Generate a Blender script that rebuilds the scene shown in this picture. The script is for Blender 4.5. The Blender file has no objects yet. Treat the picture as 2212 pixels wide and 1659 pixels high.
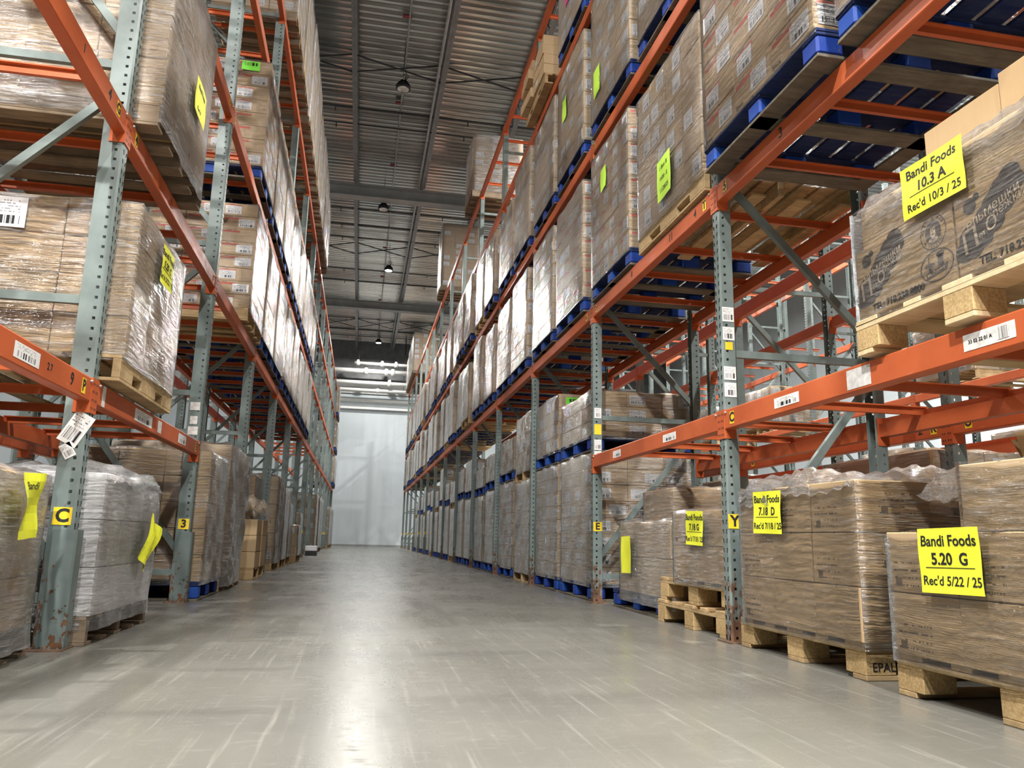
import bpy, bmesh, math, random
from mathutils import Vector, Matrix
random.seed(7)
S = bpy.context.scene
COL = S.collection
PI = math.pi

# ------------------------------------------------------------------ camera, world, light, exposure
FPX, PIT, YAW, ROL, CAMZ = 1662.03, 0.198508, 0.189618, -0.021556, 0.567
cam = bpy.data.objects.new('camera', bpy.data.cameras.new('camera')); COL.objects.link(cam)
_f = Vector((math.sin(YAW)*math.cos(PIT), math.cos(YAW)*math.cos(PIT), math.sin(PIT)))
_r = Vector((math.cos(YAW), -math.sin(YAW), 0))
_u = Vector((-math.sin(YAW)*math.sin(PIT), -math.cos(YAW)*math.sin(PIT), math.cos(PIT)))
_r2 = _r*math.cos(ROL) - _u*math.sin(ROL); _u2 = _r*math.sin(ROL) + _u*math.cos(ROL)
_m = Matrix.Identity(4)
for _i, _v in enumerate((_r2, _u2, -_f)):
    for _j in range(3): _m[_j][_i] = _v[_j]
_m[0][3], _m[1][3], _m[2][3] = 0, 0, CAMZ
cam.matrix_world = _m
cam.data.sensor_fit = 'HORIZONTAL'; cam.data.sensor_width = 36; cam.data.lens = FPX/2212*36
cam.data.clip_start = 0.05; cam.data.clip_end = 200
S.camera = cam
S.view_settings.view_transform = 'Standard'; S.view_settings.look = 'None'
S.view_settings.gamma = 1; S.view_settings.use_curve_mapping = False
S.view_settings.exposure = 0.38
S.cycles.use_denoising = True
S.cycles.max_bounces = 8; S.cycles.diffuse_bounces = 3; S.cycles.glossy_bounces = 3
S.cycles.transparent_max_bounces = 14; S.cycles.transmission_bounces = 2
S.cycles.sample_clamp_indirect = 4
S.cycles.caustics_reflective = False; S.cycles.caustics_refractive = False
S.cycles.use_adaptive_sampling = True; S.cycles.adaptive_threshold = 0.03
W = bpy.data.worlds.new('world'); S.world = W; W.use_nodes = True
W.node_tree.nodes['Background'].inputs[0].default_value = (0.93, 0.96, 1.0, 1)
W.node_tree.nodes['Background'].inputs[1].default_value = 0.007
LAMP_W = 900          # aisle lamps that are switched on
LAMP_COL = (1.0, 0.975, 0.93)

# ------------------------------------------------------------------ key dimensions (metres)
LX, RX = -1.369, 2.165            # aisle faces of the two rack rows
YL, YR = 4.168, 4.335             # near side of posts C and Y
BL, BR = 2.716, 2.74              # bay pitch
DEP = 1.12                        # rack depth
LB = [1.20, 2.68, 4.33, 6.00, 7.32]   # beam undersides, left row
RB = [1.25, 2.74, 4.50, 6.27, 7.77]   # right row
BH = 0.12
YWALL = 43.5
ORD = ['first','second','third','fourth','fifth','sixth','seventh','eighth','ninth','tenth','eleventh','twelfth','thirteenth','fourteenth','fifteenth','sixteenth',
       'seventeenth','eighteenth','nineteenth','twentieth','twenty-first','twenty-second','twenty-third','twenty-fourth','twenty-fifth','twenty-sixth','twenty-seventh','twenty-eighth','twenty-ninth','thirtieth','thirty-first','thirty-second']
SIDE = {1: 'right', -1: 'left'}

# ------------------------------------------------------------------ materials
def mat(name):
    m = bpy.data.materials.new(name); m.use_nodes = True
    nt = m.node_tree; nt.nodes.clear()
    return m, nt
def N(nt, t, **kw):
    n = nt.nodes.new(t)
    for k, v in kw.items():
        if k.startswith('i_'):
            k = k[2:]; k = int(k) if k.isdigit() else k.replace('_', ' ')
            n.inputs[k].default_value = v
        else: setattr(n, k, v)
    return n
def Lk(nt, a, b): nt.links.new(a, b)
def math_(nt, op, a, b=None, c=None, clamp=False):
    n = N(nt, 'ShaderNodeMath', operation=op); n.use_clamp = clamp
    for i, v in enumerate((a, b, c)):
        if v is None: continue
        if isinstance(v, (int, float)): n.inputs[i].default_value = v
        else: Lk(nt, v, n.inputs[i])
    return n.outputs[0]
def mixc(nt, f, a, b, bt='MIX'):
    n = N(nt, 'ShaderNodeMix', data_type='RGBA', blend_type=bt)
    for i, v in ((0, f), (6, a), (7, b)):
        if isinstance(v, (int, float)): n.inputs[i].default_value = v
        elif isinstance(v, tuple): n.inputs[i].default_value = (v[0], v[1], v[2], 1)
        else: Lk(nt, v, n.inputs[i])
    return n.outputs[2]
def noise(nt, vec, scale, detail=3, rough=0.55, dims='3D'):
    n = N(nt, 'ShaderNodeTexNoise', noise_dimensions=dims)
    n.inputs['Scale'].default_value = scale; n.inputs['Detail'].default_value = detail; n.inputs['Roughness'].default_value = rough
    if vec is not None: Lk(nt, vec, n.inputs['Vector'])
    return n.outputs['Fac']
def mapping(nt, vec, scale=(1,1,1), rot=(0,0,0), loc=(0,0,0)):
    n = N(nt, 'ShaderNodeMapping'); n.inputs['Scale'].default_value = scale; n.inputs['Rotation'].default_value = rot; n.inputs['Location'].default_value = loc
    Lk(nt, vec, n.inputs['Vector']); return n.outputs[0]
def ramp(nt, f, lo, hi, a=0.0, b=1.0):
    n = N(nt, 'ShaderNodeMapRange'); n.clamp = True
    for k, v in zip(('From Min','From Max','To Min','To Max'), (lo, hi, a, b)): n.inputs[k].default_value = v
    Lk(nt, f, n.inputs['Value']); return n.outputs[0]
def out(nt, sh):
    o = N(nt, 'ShaderNodeOutputMaterial'); Lk(nt, sh, o.inputs[0])
def pbsdf(nt, col, rough=0.6, metal=0.0, spec=0.5, normal=None):
    p = N(nt, 'ShaderNodeBsdfPrincipled')
    for k, v in (('Base Color', col), ('Roughness', rough), ('Metallic', metal), ('Specular IOR Level', spec)):
        if isinstance(v, tuple): p.inputs[k].default_value = (v[0], v[1], v[2], 1)
        elif isinstance(v, (int, float)): p.inputs[k].default_value = v
        else: Lk(nt, v, p.inputs[k])
    if normal is not None: Lk(nt, normal, p.inputs['Normal'])
    return p.outputs[0]
def bump(nt, h, strength=0.3, dist=0.01):
    b = N(nt, 'ShaderNodeBump'); b.inputs['Strength'].default_value = strength; b.inputs['Distance'].default_value = dist
    Lk(nt, h, b.inputs['Height']); return b.outputs[0]
def simple(name, col, rough=0.6, metal=0.0, var=0.12, scale=8.0, spec=0.5, rnd=0.0):
    m, nt = mat(name)
    tc = N(nt, 'ShaderNodeTexCoord'); n = noise(nt, tc.outputs['Object'], scale, 4)
    dark = tuple(c*(1-var*1.6) for c in col); lite = tuple(min(1, c*(1+var)) for c in col)
    c = mixc(nt, ramp(nt, n, 0.3, 0.7), dark, lite)
    if rnd:
        oi = N(nt, 'ShaderNodeObjectInfo')
        c = mixc(nt, ramp(nt, oi.outputs['Random'], 0, 1, 0, 1), mixc(nt, 1.0, c, (1-rnd,)*3, 'MULTIPLY'), c)
    out(nt, pbsdf(nt, c, rough, metal, spec)); return m

def m_post():
    m, nt = mat('post_green_paint')
    tc = N(nt, 'ShaderNodeTexCoord'); sep = N(nt, 'ShaderNodeSeparateXYZ'); Lk(nt, tc.outputs['Object'], sep.inputs[0])
    x, y, z = sep.outputs
    g = N(nt, 'ShaderNodeTexCoord'); nn = N(nt, 'ShaderNodeSeparateXYZ'); Lk(nt, g.outputs['Normal'], nn.inputs[0])
    ax = math_(nt, 'ABSOLUTE', nn.outputs[0]); ay = math_(nt, 'ABSOLUTE', nn.outputs[1])
    side = math_(nt, 'GREATER_THAN', ay, 0.8); face = math_(nt, 'GREATER_THAN', ax, 0.8)
    zf = math_(nt, 'MULTIPLY', math_(nt, 'SUBTRACT', math_(nt, 'FRACT', math_(nt, 'DIVIDE', z, 0.0555)), 0.5), 0.0555)
    inz = math_(nt, 'LESS_THAN', math_(nt, 'ABSOLUTE', zf), 0.0078)
    hs = math_(nt, 'MULTIPLY', math_(nt, 'LESS_THAN', math_(nt, 'ABSOLUTE', math_(nt, 'SUBTRACT', x, 0.034)), 0.0078), inz)
    hs = math_(nt, 'MULTIPLY', hs, side)
    sl = math_(nt, 'SUBTRACT', math_(nt, 'ABSOLUTE', y), math_(nt, 'MULTIPLY_ADD', zf, 0.25, 0.021))
    hf = math_(nt, 'MULTIPLY', math_(nt, 'LESS_THAN', math_(nt, 'ABSOLUTE', sl), 0.007), math_(nt, 'LESS_THAN', math_(nt, 'ABSOLUTE', zf), 0.0135))
    hf = math_(nt, 'MULTIPLY', hf, face)
    hole = math_(nt, 'MAXIMUM', hs, hf)
    n1 = noise(nt, tc.outputs['Object'], 9, 5); n2 = noise(nt, mapping(nt, tc.outputs['Object'], (1,1,0.35)), 30, 4, 0.65)
    c = mixc(nt, ramp(nt, n1, 0.3, 0.7), (0.135, 0.172, 0.165), (0.185, 0.228, 0.219))
    low = ramp(nt, z, 0.15, 0.62, 0.30, -0.06)
    rust = ramp(nt, math_(nt, 'ADD', n2, math_(nt, 'MULTIPLY', low, 0.75)), 0.66, 0.72)
    c = mixc(nt, rust, c, mixc(nt, ramp(nt, n1, .4, .6), (0.085, 0.040, 0.022), (0.17, 0.085, 0.045)))
    p = pbsdf(nt, c, mixf(nt, rust, 0.42, 0.85), 0.0, 0.5)
    tr = N(nt, 'ShaderNodeBsdfTransparent'); mx = N(nt, 'ShaderNodeMixShader')
    Lk(nt, hole, mx.inputs[0]); Lk(nt, p, mx.inputs[1]); Lk(nt, tr.outputs[0], mx.inputs[2])
    out(nt, mx.outputs[0]); return m
def mixf(nt, f, a, b):
    return math_(nt, 'MULTIPLY_ADD', f, b-a, a)

def m_orange():
    m, nt = mat('orange_enamel')
    tc = N(nt, 'ShaderNodeTexCoord'); o = tc.outputs['Object']
    n1 = noise(nt, o, 3, 4); n2 = noise(nt, mapping(nt, o, (12, 2.2, 12)), 2.2, 5, 0.7); n3 = noise(nt, o, 26, 4, .65)
    c = mixc(nt, ramp(nt, n1, 0.3, 0.7), (0.43, 0.086, 0.028), (0.53, 0.120, 0.040))
    c = mixc(nt, ramp(nt, n2, 0.64, 0.74, 0, 0.45), c, (0.78, 0.30, 0.14))
    c = mixc(nt, ramp(nt, n3, 0.70, 0.76, 0, 0.75), c, (0.05, 0.022, 0.016))
    out(nt, pbsdf(nt, c, ramp(nt, n2, .3, .7, .34, .52), 0, 0.3)); return m

def m_kraft(name, a, b, stripe=False, flap=True):
    m, nt = mat(name)
    tc = N(nt, 'ShaderNodeTexCoord'); o = tc.outputs['Object']; oi = N(nt, 'ShaderNodeObjectInfo')
    off = N(nt, 'ShaderNodeVectorMath', operation='ADD'); Lk(nt, o, off.inputs[0]); Lk(nt, oi.outputs['Random'], off.inputs[1])
    n1 = noise(nt, off.outputs[0], 3.0, 4); n2 = noise(nt, mapping(nt, off.outputs[0], (60, 60, 2)), 2.0, 2)
    t = math_(nt, 'ADD', math_(nt, 'MULTIPLY', n1, 0.6), math_(nt, 'MULTIPLY', oi.outputs['Random'], 0.4))
    c = mixc(nt, ramp(nt, t, 0.25, 0.75), a, b)
    c = mixc(nt, math_(nt, 'MULTIPLY', n2, 0.22), c, tuple(v*0.7 for v in a))
    uv = N(nt, 'ShaderNodeSeparateXYZ'); Lk(nt, tc.outputs['UV'], uv.inputs[0]); u, v = uv.outputs[0], uv.outputs[1]
    if stripe:
        s = math_(nt, 'MULTIPLY', math_(nt, 'COMPARE', v, 0.80, 0.075), math_(nt, 'COMPARE', u, 0.30, 0.24))
        c = mixc(nt, math_(nt, 'MULTIPLY', s, 0.85), c, (0.62, 0.055, 0.04))
        s2 = math_(nt, 'MULTIPLY', math_(nt, 'COMPARE', v, 0.91, 0.025), math_(nt, 'COMPARE', u, 0.24, 0.07))
        c = mixc(nt, math_(nt, 'MULTIPLY', s2, 0.7), c, (0.09, 0.03, 0.03))
    if flap:
        k = math_(nt, 'MULTIPLY', math_(nt, 'COMPARE', v, 0.5, 0.02), math_(nt, 'GREATER_THAN', u, 1.5))
        c = mixc(nt, k, c, tuple(x*0.45 for x in a))
    b_ = bump(nt, n2, 0.12, 0.002)
    out(nt, pbsdf(nt, c, 0.78, 0, 0.3, b_)); return m

def m_wood(name, a, b, dirt=0.35, chip=False):
    m, nt = mat(name)
    tc = N(nt, 'ShaderNodeTexCoord'); o = tc.outputs['Object']; oi = N(nt, 'ShaderNodeObjectInfo')
    off = N(nt, 'ShaderNodeVectorMath', operation='ADD'); Lk(nt, o, off.inputs[0]); Lk(nt, oi.outputs['Random'], off.inputs[1])
    n1 = noise(nt, mapping(nt, off.outputs[0], (3, 22, 30) if not chip else (60, 60, 60)), 1.5, 5, .6)
    n2 = noise(nt, off.outputs[0], 5, 4, .6)
    c = mixc(nt, ramp(nt, n1, 0.3, 0.7), a, b)
    c = mixc(nt, ramp(nt, n2, 0.45, 0.75, 0, dirt), c, tuple(v*0.25 for v in a))
    out(nt, pbsdf(nt, c, 0.8, 0, 0.25, bump(nt, n1, 0.25, 0.004))); return m

def m_bluepal():
    m, nt = mat('blue_pallet_paint')
    tc = N(nt, 'ShaderNodeTexCoord'); o = tc.outputs['Object']; oi = N(nt, 'ShaderNodeObjectInfo')
    off = N(nt, 'ShaderNodeVectorMath', operation='ADD'); Lk(nt, o, off.inputs[0]); Lk(nt, oi.outputs['Random'], off.inputs[1])
    n1 = noise(nt, off.outputs[0], 3, 3); n2 = noise(nt, mapping(nt, off.outputs[0], (9, 3, 9)), 3, 5, .7)
    c = mixc(nt, ramp(nt, n1, .35, .65), (0.006, 0.035, 0.24), (0.012, 0.085, 0.42))
    c = mixc(nt, ramp(nt, n2, .60, .70, 0, .85), c, (0.10, 0.075, 0.045))
    out(nt, pbsdf(nt, c, 0.6, 0, .35)); return m

def m_wrap(name, haze, glint_streak, sc=1.0, crumple=0.3):
    m, nt = mat(name)
    tc = N(nt, 'ShaderNodeTexCoord'); oi = N(nt, 'ShaderNodeObjectInfo')
    off = N(nt, 'ShaderNodeVectorMath', operation='ADD'); Lk(nt, tc.outputs['Object'], off.inputs[0]); Lk(nt, oi.outputs['Random'], off.inputs[1])
    v1 = mapping(nt, off.outputs[0], (2.2*sc, 2.2*sc, 34*sc), (0.30, 0.22, 0)); v2 = mapping(nt, off.outputs[0], (5*sc, 5*sc, 16*sc), (-0.55, -0.45, 0))
    s1 = noise(nt, v1, 1.0, 5, .62); s2 = noise(nt, v2, 1.0, 4, .6); s3 = noise(nt, off.outputs[0], 2.3, 2)
    v3 = mapping(nt, off.outputs[0], (9*sc, 9*sc, 85*sc), (0.12, -0.16, 0)); s4 = noise(nt, v3, 1.0, 3, .6)
    vor = noise(nt, off.outputs[0], 13*sc, 4, .7)
    h = math_(nt, 'ADD', math_(nt, 'MULTIPLY', s1, 0.55), math_(nt, 'ADD', math_(nt, 'MULTIPLY', s2, 0.5), math_(nt, 'MULTIPLY_ADD', s4, 0.16, math_(nt, 'MULTIPLY', vor, 0.35*crumple))))
    nb = bump(nt, h, 1.0, 0.035)
    band = ramp(nt, s3, 0.38, 0.66)
    st = math_(nt, 'MULTIPLY', ramp(nt, s4, 0.46, 0.74), math_(nt, 'MULTIPLY_ADD', band, 0.75, 0.25))
    st = math_(nt, 'ADD', st, math_(nt, 'MULTIPLY', ramp(nt, s1, 0.58, 0.72), math_(nt, 'MULTIPLY', band, 0.7)))
    fr = N(nt, 'ShaderNodeFresnel'); fr.inputs['IOR'].default_value = 1.42; Lk(nt, nb, fr.inputs['Normal'])
    fac = math_(nt, 'MULTIPLY_ADD', fr.outputs[0], 0.9, 0.03, clamp=True)
    tr = N(nt, 'ShaderNodeBsdfTransparent'); tr.inputs[0].default_value = (0.99, 0.99, 0.985, 1)
    df = N(nt, 'ShaderNodeBsdfDiffuse'); df.inputs[0].default_value = (0.87, 0.87, 0.87, 1); Lk(nt, nb, df.inputs['Normal'])
    gl = N(nt, 'ShaderNodeBsdfGlossy'); gl.inputs[0].default_value = (1, 1, 1, 1); gl.inputs['Roughness'].default_value = 0.13; Lk(nt, nb, gl.inputs['Normal'])
    lw = N(nt, 'ShaderNodeLayerWeight'); lw.inputs['Blend'].default_value = 0.35
    hz = math_(nt, 'MULTIPLY', math_(nt, 'MULTIPLY_ADD', lw.outputs['Facing'], 1.6, 0.45), haze)
    hz = math_(nt, 'ADD', hz, math_(nt, 'MULTIPLY', st, glint_streak), clamp=True)  # white diffuse streaks painted into the film in place of lamp glints
    m1 = N(nt, 'ShaderNodeMixShader'); Lk(nt, hz, m1.inputs[0]); Lk(nt, tr.outputs[0], m1.inputs[1]); Lk(nt, df.outputs[0], m1.inputs[2])
    m2 = N(nt, 'ShaderNodeMixShader'); Lk(nt, fac, m2.inputs[0]); Lk(nt, m1.outputs[0], m2.inputs[1]); Lk(nt, gl.outputs[0], m2.inputs[2])
    out(nt, m2.outputs[0]); return m

def m_label(name, base, ink=(0.02,0.02,0.025), bar=(0.10, 0.38)):
    m, nt = mat(name)
    tc = N(nt, 'ShaderNodeTexCoord'); uv = N(nt, 'ShaderNodeSeparateXYZ'); Lk(nt, tc.outputs['UV'], uv.inputs[0]); u, v = uv.outputs[0], uv.outputs[1]
    oi = N(nt, 'ShaderNodeObjectInfo')
    us = math_(nt, 'ADD', u, oi.outputs['Random'])
    n = N(nt, 'ShaderNodeTexWhiteNoise', noise_dimensions='1D'); Lk(nt, math_(nt, 'FLOOR', math_(nt, 'MULTIPLY', us, 60)), n.inputs['W'])
    bars = math_(nt, 'GREATER_THAN', n.outputs['Value'], 0.5)
    inb = math_(nt, 'MULTIPLY', math_(nt, 'MULTIPLY', math_(nt, 'GREATER_THAN', v, bar[0]), math_(nt, 'LESS_THAN', v, bar[1])), math_(nt, 'COMPARE', u, 0.5, 0.38))
    bars = math_(nt, 'MULTIPLY', bars, inb)
    n2 = N(nt, 'ShaderNodeTexWhiteNoise', noise_dimensions='2D'); cv = N(nt, 'ShaderNodeCombineXYZ')
    Lk(nt, math_(nt, 'FLOOR', math_(nt, 'MULTIPLY', us, 28)), cv.inputs[0]); Lk(nt, math_(nt, 'FLOOR', math_(nt, 'MULTIPLY', v, 11)), cv.inputs[1]); Lk(nt, cv.outputs[0], n2.inputs['Vector'])
    line = math_(nt, 'MULTIPLY', math_(nt, 'GREATER_THAN', n2.outputs['Value'], 0.55), math_(nt, 'COMPARE', math_(nt, 'FRACT', math_(nt, 'MULTIPLY', v, 11)), 0.5, 0.22))
    line = math_(nt, 'MULTIPLY', line, math_(nt, 'MULTIPLY', math_(nt, 'GREATER_THAN', v, bar[1]+0.06), math_(nt, 'LESS_THAN', v, 0.93)))
    line = math_(nt, 'MULTIPLY', line, math_(nt, 'COMPARE', u, 0.46, 0.38))
    k = math_(nt, 'MAXIMUM', bars, math_(nt, 'MULTIPLY', line, 0.75))
    out(nt, pbsdf(nt, mixc(nt, k, base, ink), 0.45, 0, .4)); return m

def m_floor():
    m, nt = mat('sealed_concrete')
    tc = N(nt, 'ShaderNodeTexCoord'); o = tc.outputs['Object']
    big = noise(nt, o, 0.55, 4, .6); mid = noise(nt, mapping(nt, o, (1.6, 0.45, 1), (0, 0, 0.05)), 2.4, 6, .65)
    scr = noise(nt, mapping(nt, o, (26, 0.9, 1), (0, 0, -0.10)), 1.5, 4, .6); fine = noise(nt, o, 60, 3, .6)
    sw = N(nt, 'ShaderNodeTexWave', wave_type='RINGS'); Lk(nt, mapping(nt, o, (0.3, 0.22, 1), (0,0,0), (0.55, -1.2, 0)), sw.inputs['Vector'])
    sw.inputs['Scale'].default_value = 1.3; sw.inputs['Distortion'].default_value = 6; sw.inputs['Detail'].default_value = 4
    pit = noise(nt, mapping(nt, o, (5, 14, 1), (0, 0, 0.15)), 2.0, 5, .7)
    c = mixc(nt, ramp(nt, big, .3, .7), (0.150, 0.146, 0.128), (0.218, 0.212, 0.187))
    c = mixc(nt, ramp(nt, mid, .40, .70, 0, .5), c, (0.135, 0.131, 0.116))
    c = mixc(nt, ramp(nt, sw.outputs['Fac'], .7, .98, 0, .30), c, (0.14, 0.135, 0.125))
    c = mixc(nt, ramp(nt, scr, .56, .74, 0, .5), c, (0.36, 0.35, 0.31))
    c = mixc(nt, ramp(nt, pit, .58, .74, 0, .22), c, (0.15, 0.145, 0.13))
    c = mixc(nt, math_(nt, 'MULTIPLY', fine, .12), c, (0.2, 0.2, 0.18))
    r = math_(nt, 'ADD', ramp(nt, mid, .3, .7, .20, .38), ramp(nt, pit, .55, .68, 0, .22))
    hb = math_(nt, 'ADD', math_(nt, 'MULTIPLY', fine, .4), math_(nt, 'MULTIPLY', pit, .5))
    out(nt, pbsdf(nt, c, r, 0, .5, bump(nt, hb, .07, .005))); return m

def m_panelwall():
    m, nt = mat('white_insulated_panel')
    tc = N(nt, 'ShaderNodeTexCoord'); o = tc.outputs['Object']; sep = N(nt, 'ShaderNodeSeparateXYZ'); Lk(nt, o, sep.inputs[0])
    fx = math_(nt, 'FRACT', math_(nt, 'DIVIDE', math_(nt, 'ADD', sep.outputs[0], sep.outputs[1]), 1.05))
    seam = math_(nt, 'LESS_THAN', fx, 0.012)
    n = noise(nt, mapping(nt, o, (2, 2, .3)), 1.5, 3)
    c = mixc(nt, ramp(nt, n, .3, .7), (0.56, 0.62, 0.65), (0.61, 0.67, 0.70)); c = mixc(nt, math_(nt, 'MULTIPLY', seam, .5), c, (0.5, 0.54, 0.56))
    out(nt, pbsdf(nt, c, .5, 0, .4)); return m

def m_print():
    m, nt = mat('faint_printed_marks')
    tc = N(nt, 'ShaderNodeTexCoord'); uv = N(nt, 'ShaderNodeSeparateXYZ'); Lk(nt, tc.outputs['UV'], uv.inputs[0]); u, v = uv.outputs[0], uv.outputs[1]
    oi = N(nt, 'ShaderNodeObjectInfo'); us = math_(nt, 'ADD', u, oi.outputs['Random'])
    n2 = N(nt, 'ShaderNodeTexWhiteNoise', noise_dimensions='2D'); cv = N(nt, 'ShaderNodeCombineXYZ')
    Lk(nt, math_(nt, 'FLOOR', math_(nt, 'MULTIPLY', us, 36)), cv.inputs[0]); Lk(nt, math_(nt, 'FLOOR', math_(nt, 'MULTIPLY', v, 7)), cv.inputs[1]); Lk(nt, cv.outputs[0], n2.inputs['Vector'])
    k = math_(nt, 'MULTIPLY', math_(nt, 'GREATER_THAN', n2.outputs['Value'], 0.45), math_(nt, 'COMPARE', math_(nt, 'FRACT', math_(nt, 'MULTIPLY', v, 7)), 0.5, 0.25))
    k = math_(nt, 'MULTIPLY', k, math_(nt, 'LESS_THAN', math_(nt, 'FRACT', math_(nt, 'MULTIPLY', v, 3.5)), 0.55))
    sq = math_(nt, 'MULTIPLY', math_(nt, 'COMPARE', u, 0.15, 0.10), math_(nt, 'COMPARE', v, 0.18, 0.16))
    k = math_(nt, 'MULTIPLY', math_(nt, 'MAXIMUM', k, sq), 0.55)
    tr = N(nt, 'ShaderNodeBsdfTransparent'); df = N(nt, 'ShaderNodeBsdfDiffuse'); df.inputs[0].default_value = (0.10, 0.075, 0.055, 1)
    mx = N(nt, 'ShaderNodeMixShader'); Lk(nt, k, mx.inputs[0]); Lk(nt, tr.outputs[0], mx.inputs[1]); Lk(nt, df.outputs[0], mx.inputs[2]); out(nt, mx.outputs[0]); return m
M = dict(
    printed=m_print(),
    post=m_post(), orange=m_orange(), floor=m_floor(), panel=m_panelwall(), bluepal=m_bluepal(),
    brace=simple('brace_green_paint', (0.17, 0.212, 0.203), .45, 0, .14, 9), darkpost=simple('guard_green_paint', (0.155, 0.215, 0.205), .5, 0, .2, 12),
    plate=simple('base_plate_rust', (0.16, 0.095, 0.06), .85, 0, .3, 20),
    kraft=m_kraft('kraft_board', (0.48, 0.325, 0.172), (0.61, 0.43, 0.24)),
    kraft_light=m_kraft('kraft_board_light', (0.54, 0.38, 0.215), (0.66, 0.48, 0.285)),
    kraft_stripe=m_kraft('kraft_board_red_stripe', (0.52, 0.36, 0.20), (0.64, 0.46, 0.27), stripe=True),
    white=m_kraft('white_board', (0.78, 0.77, 0.79), (0.85, 0.84, 0.86)),
    wood=m_wood('pallet_wood', (0.40, 0.27, 0.135), (0.56, 0.41, 0.225), .45), wood_new=m_wood('new_pallet_wood', (0.58, 0.45, 0.26), (0.72, 0.59, 0.37), .2),
    wood_dark=m_wood('weathered_pallet_wood', (0.19, 0.145, 0.10), (0.30, 0.23, 0.16), .5), chip=m_wood('pressed_chip_block', (0.36, 0.235, 0.10), (0.62, 0.45, 0.23), .3, True),
    black=simple('black_plastic', (0.012, 0.012, 0.014), .45), ink=simple('black_ink', (0.015, 0.014, 0.014), .6, 0, .05),
    grey_ink=simple('faded_grey_ink', (0.125, 0.10, 0.085), .7, 0, .1), blob_ink=simple('brown_grey_print', (0.085, 0.068, 0.06), .7, 0, .15, 20),
    wrap=m_wrap('stretch_film', 0.05, 0.36), wrap_heavy=m_wrap('stretch_film_heavy', 0.10, 0.46, 1.0, .8), wrap_far=m_wrap('stretch_film_layers', 0.13, 0.42, .8, .6),
    wrap_thin=m_wrap('stretch_film_thin', 0.02, 0.16), film=m_wrap('crumpled_film', 0.07, 0.22, 1.6, 2.2),
    label=m_label('shipping_label_print', (0.80, 0.80, 0.82)), label_wide=m_label('rack_label_print', (0.80, 0.79, 0.78), bar=(0.12, 0.5)),
    barcode_only=m_label('barcode_print', (0.72, 0.70, 0.68), bar=(0.02, 0.98)), lime=m_label('lime_sticker_print', (0.20, 0.78, 0.06), bar=(0.5, 0.85)), pink=simple('pink_paper', (0.75, 0.06, 0.30), .6),
    yellow=simple('yellow_paper', (0.83, 0.86, 0.045), .55, 0, .05, 5), plate_yellow=simple('yellow_plate', (0.86, 0.62, 0.03), .45, 0, .06),
    steel=simple('roof_steel_paint', (0.20, 0.205, 0.21), .42, 0.2, .15, 4), girder=simple('girder_grey_paint', (0.30, 0.305, 0.30), .5, 0, .12, 2),
    galv=simple('galvanised_pipe', (0.42, 0.42, 0.42), .35, .6, .12, 6), bolt=simple('bolt_steel', (0.5, 0.47, 0.44), .3, .8),
    darkpipe=simple('dark_pipe', (0.045, 0.046, 0.05), .4), whitepipe=simple('white_pipe_jacket', (0.80, 0.80, 0.78), .5, 0, .04),
    housing=simple('lamp_housing', (0.018, 0.018, 0.02), .45), tag=simple('red_tag', (0.22, 0.04, 0.05), .6), wood_print=simple('white_sticker', (0.72, 0.70, 0.68), .5, 0, .18, 30),
)
def m_deck():
    m, nt = mat('galvanised_roof_deck')
    tc = N(nt, 'ShaderNodeTexCoord'); n = noise(nt, mapping(nt, tc.outputs['Object'], (.25, 3, 3)), 2, 4)
    c = mixc(nt, ramp(nt, n, .3, .7), (0.40, 0.40, 0.39), (0.68, 0.68, 0.66))
    out(nt, pbsdf(nt, c, .20, .88, .5)); return m
M['deck'] = m_deck(); M['pale_ink'] = simple('pale_print', (0.62, 0.50, 0.36), .7, 0, .08)
def m_emit(name, col, st):
    m, nt = mat(name); e = N(nt, 'ShaderNodeEmission'); e.inputs[0].default_value = (*col, 1); e.inputs[1].default_value = st; out(nt, e.outputs[0]); return m
M['lit'] = m_emit('lit_led_lens', (1, .98, .93), 60.0); M['unlit'] = simple('unlit_reflector', (0.75, 0.75, 0.73), .15, .6)

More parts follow.
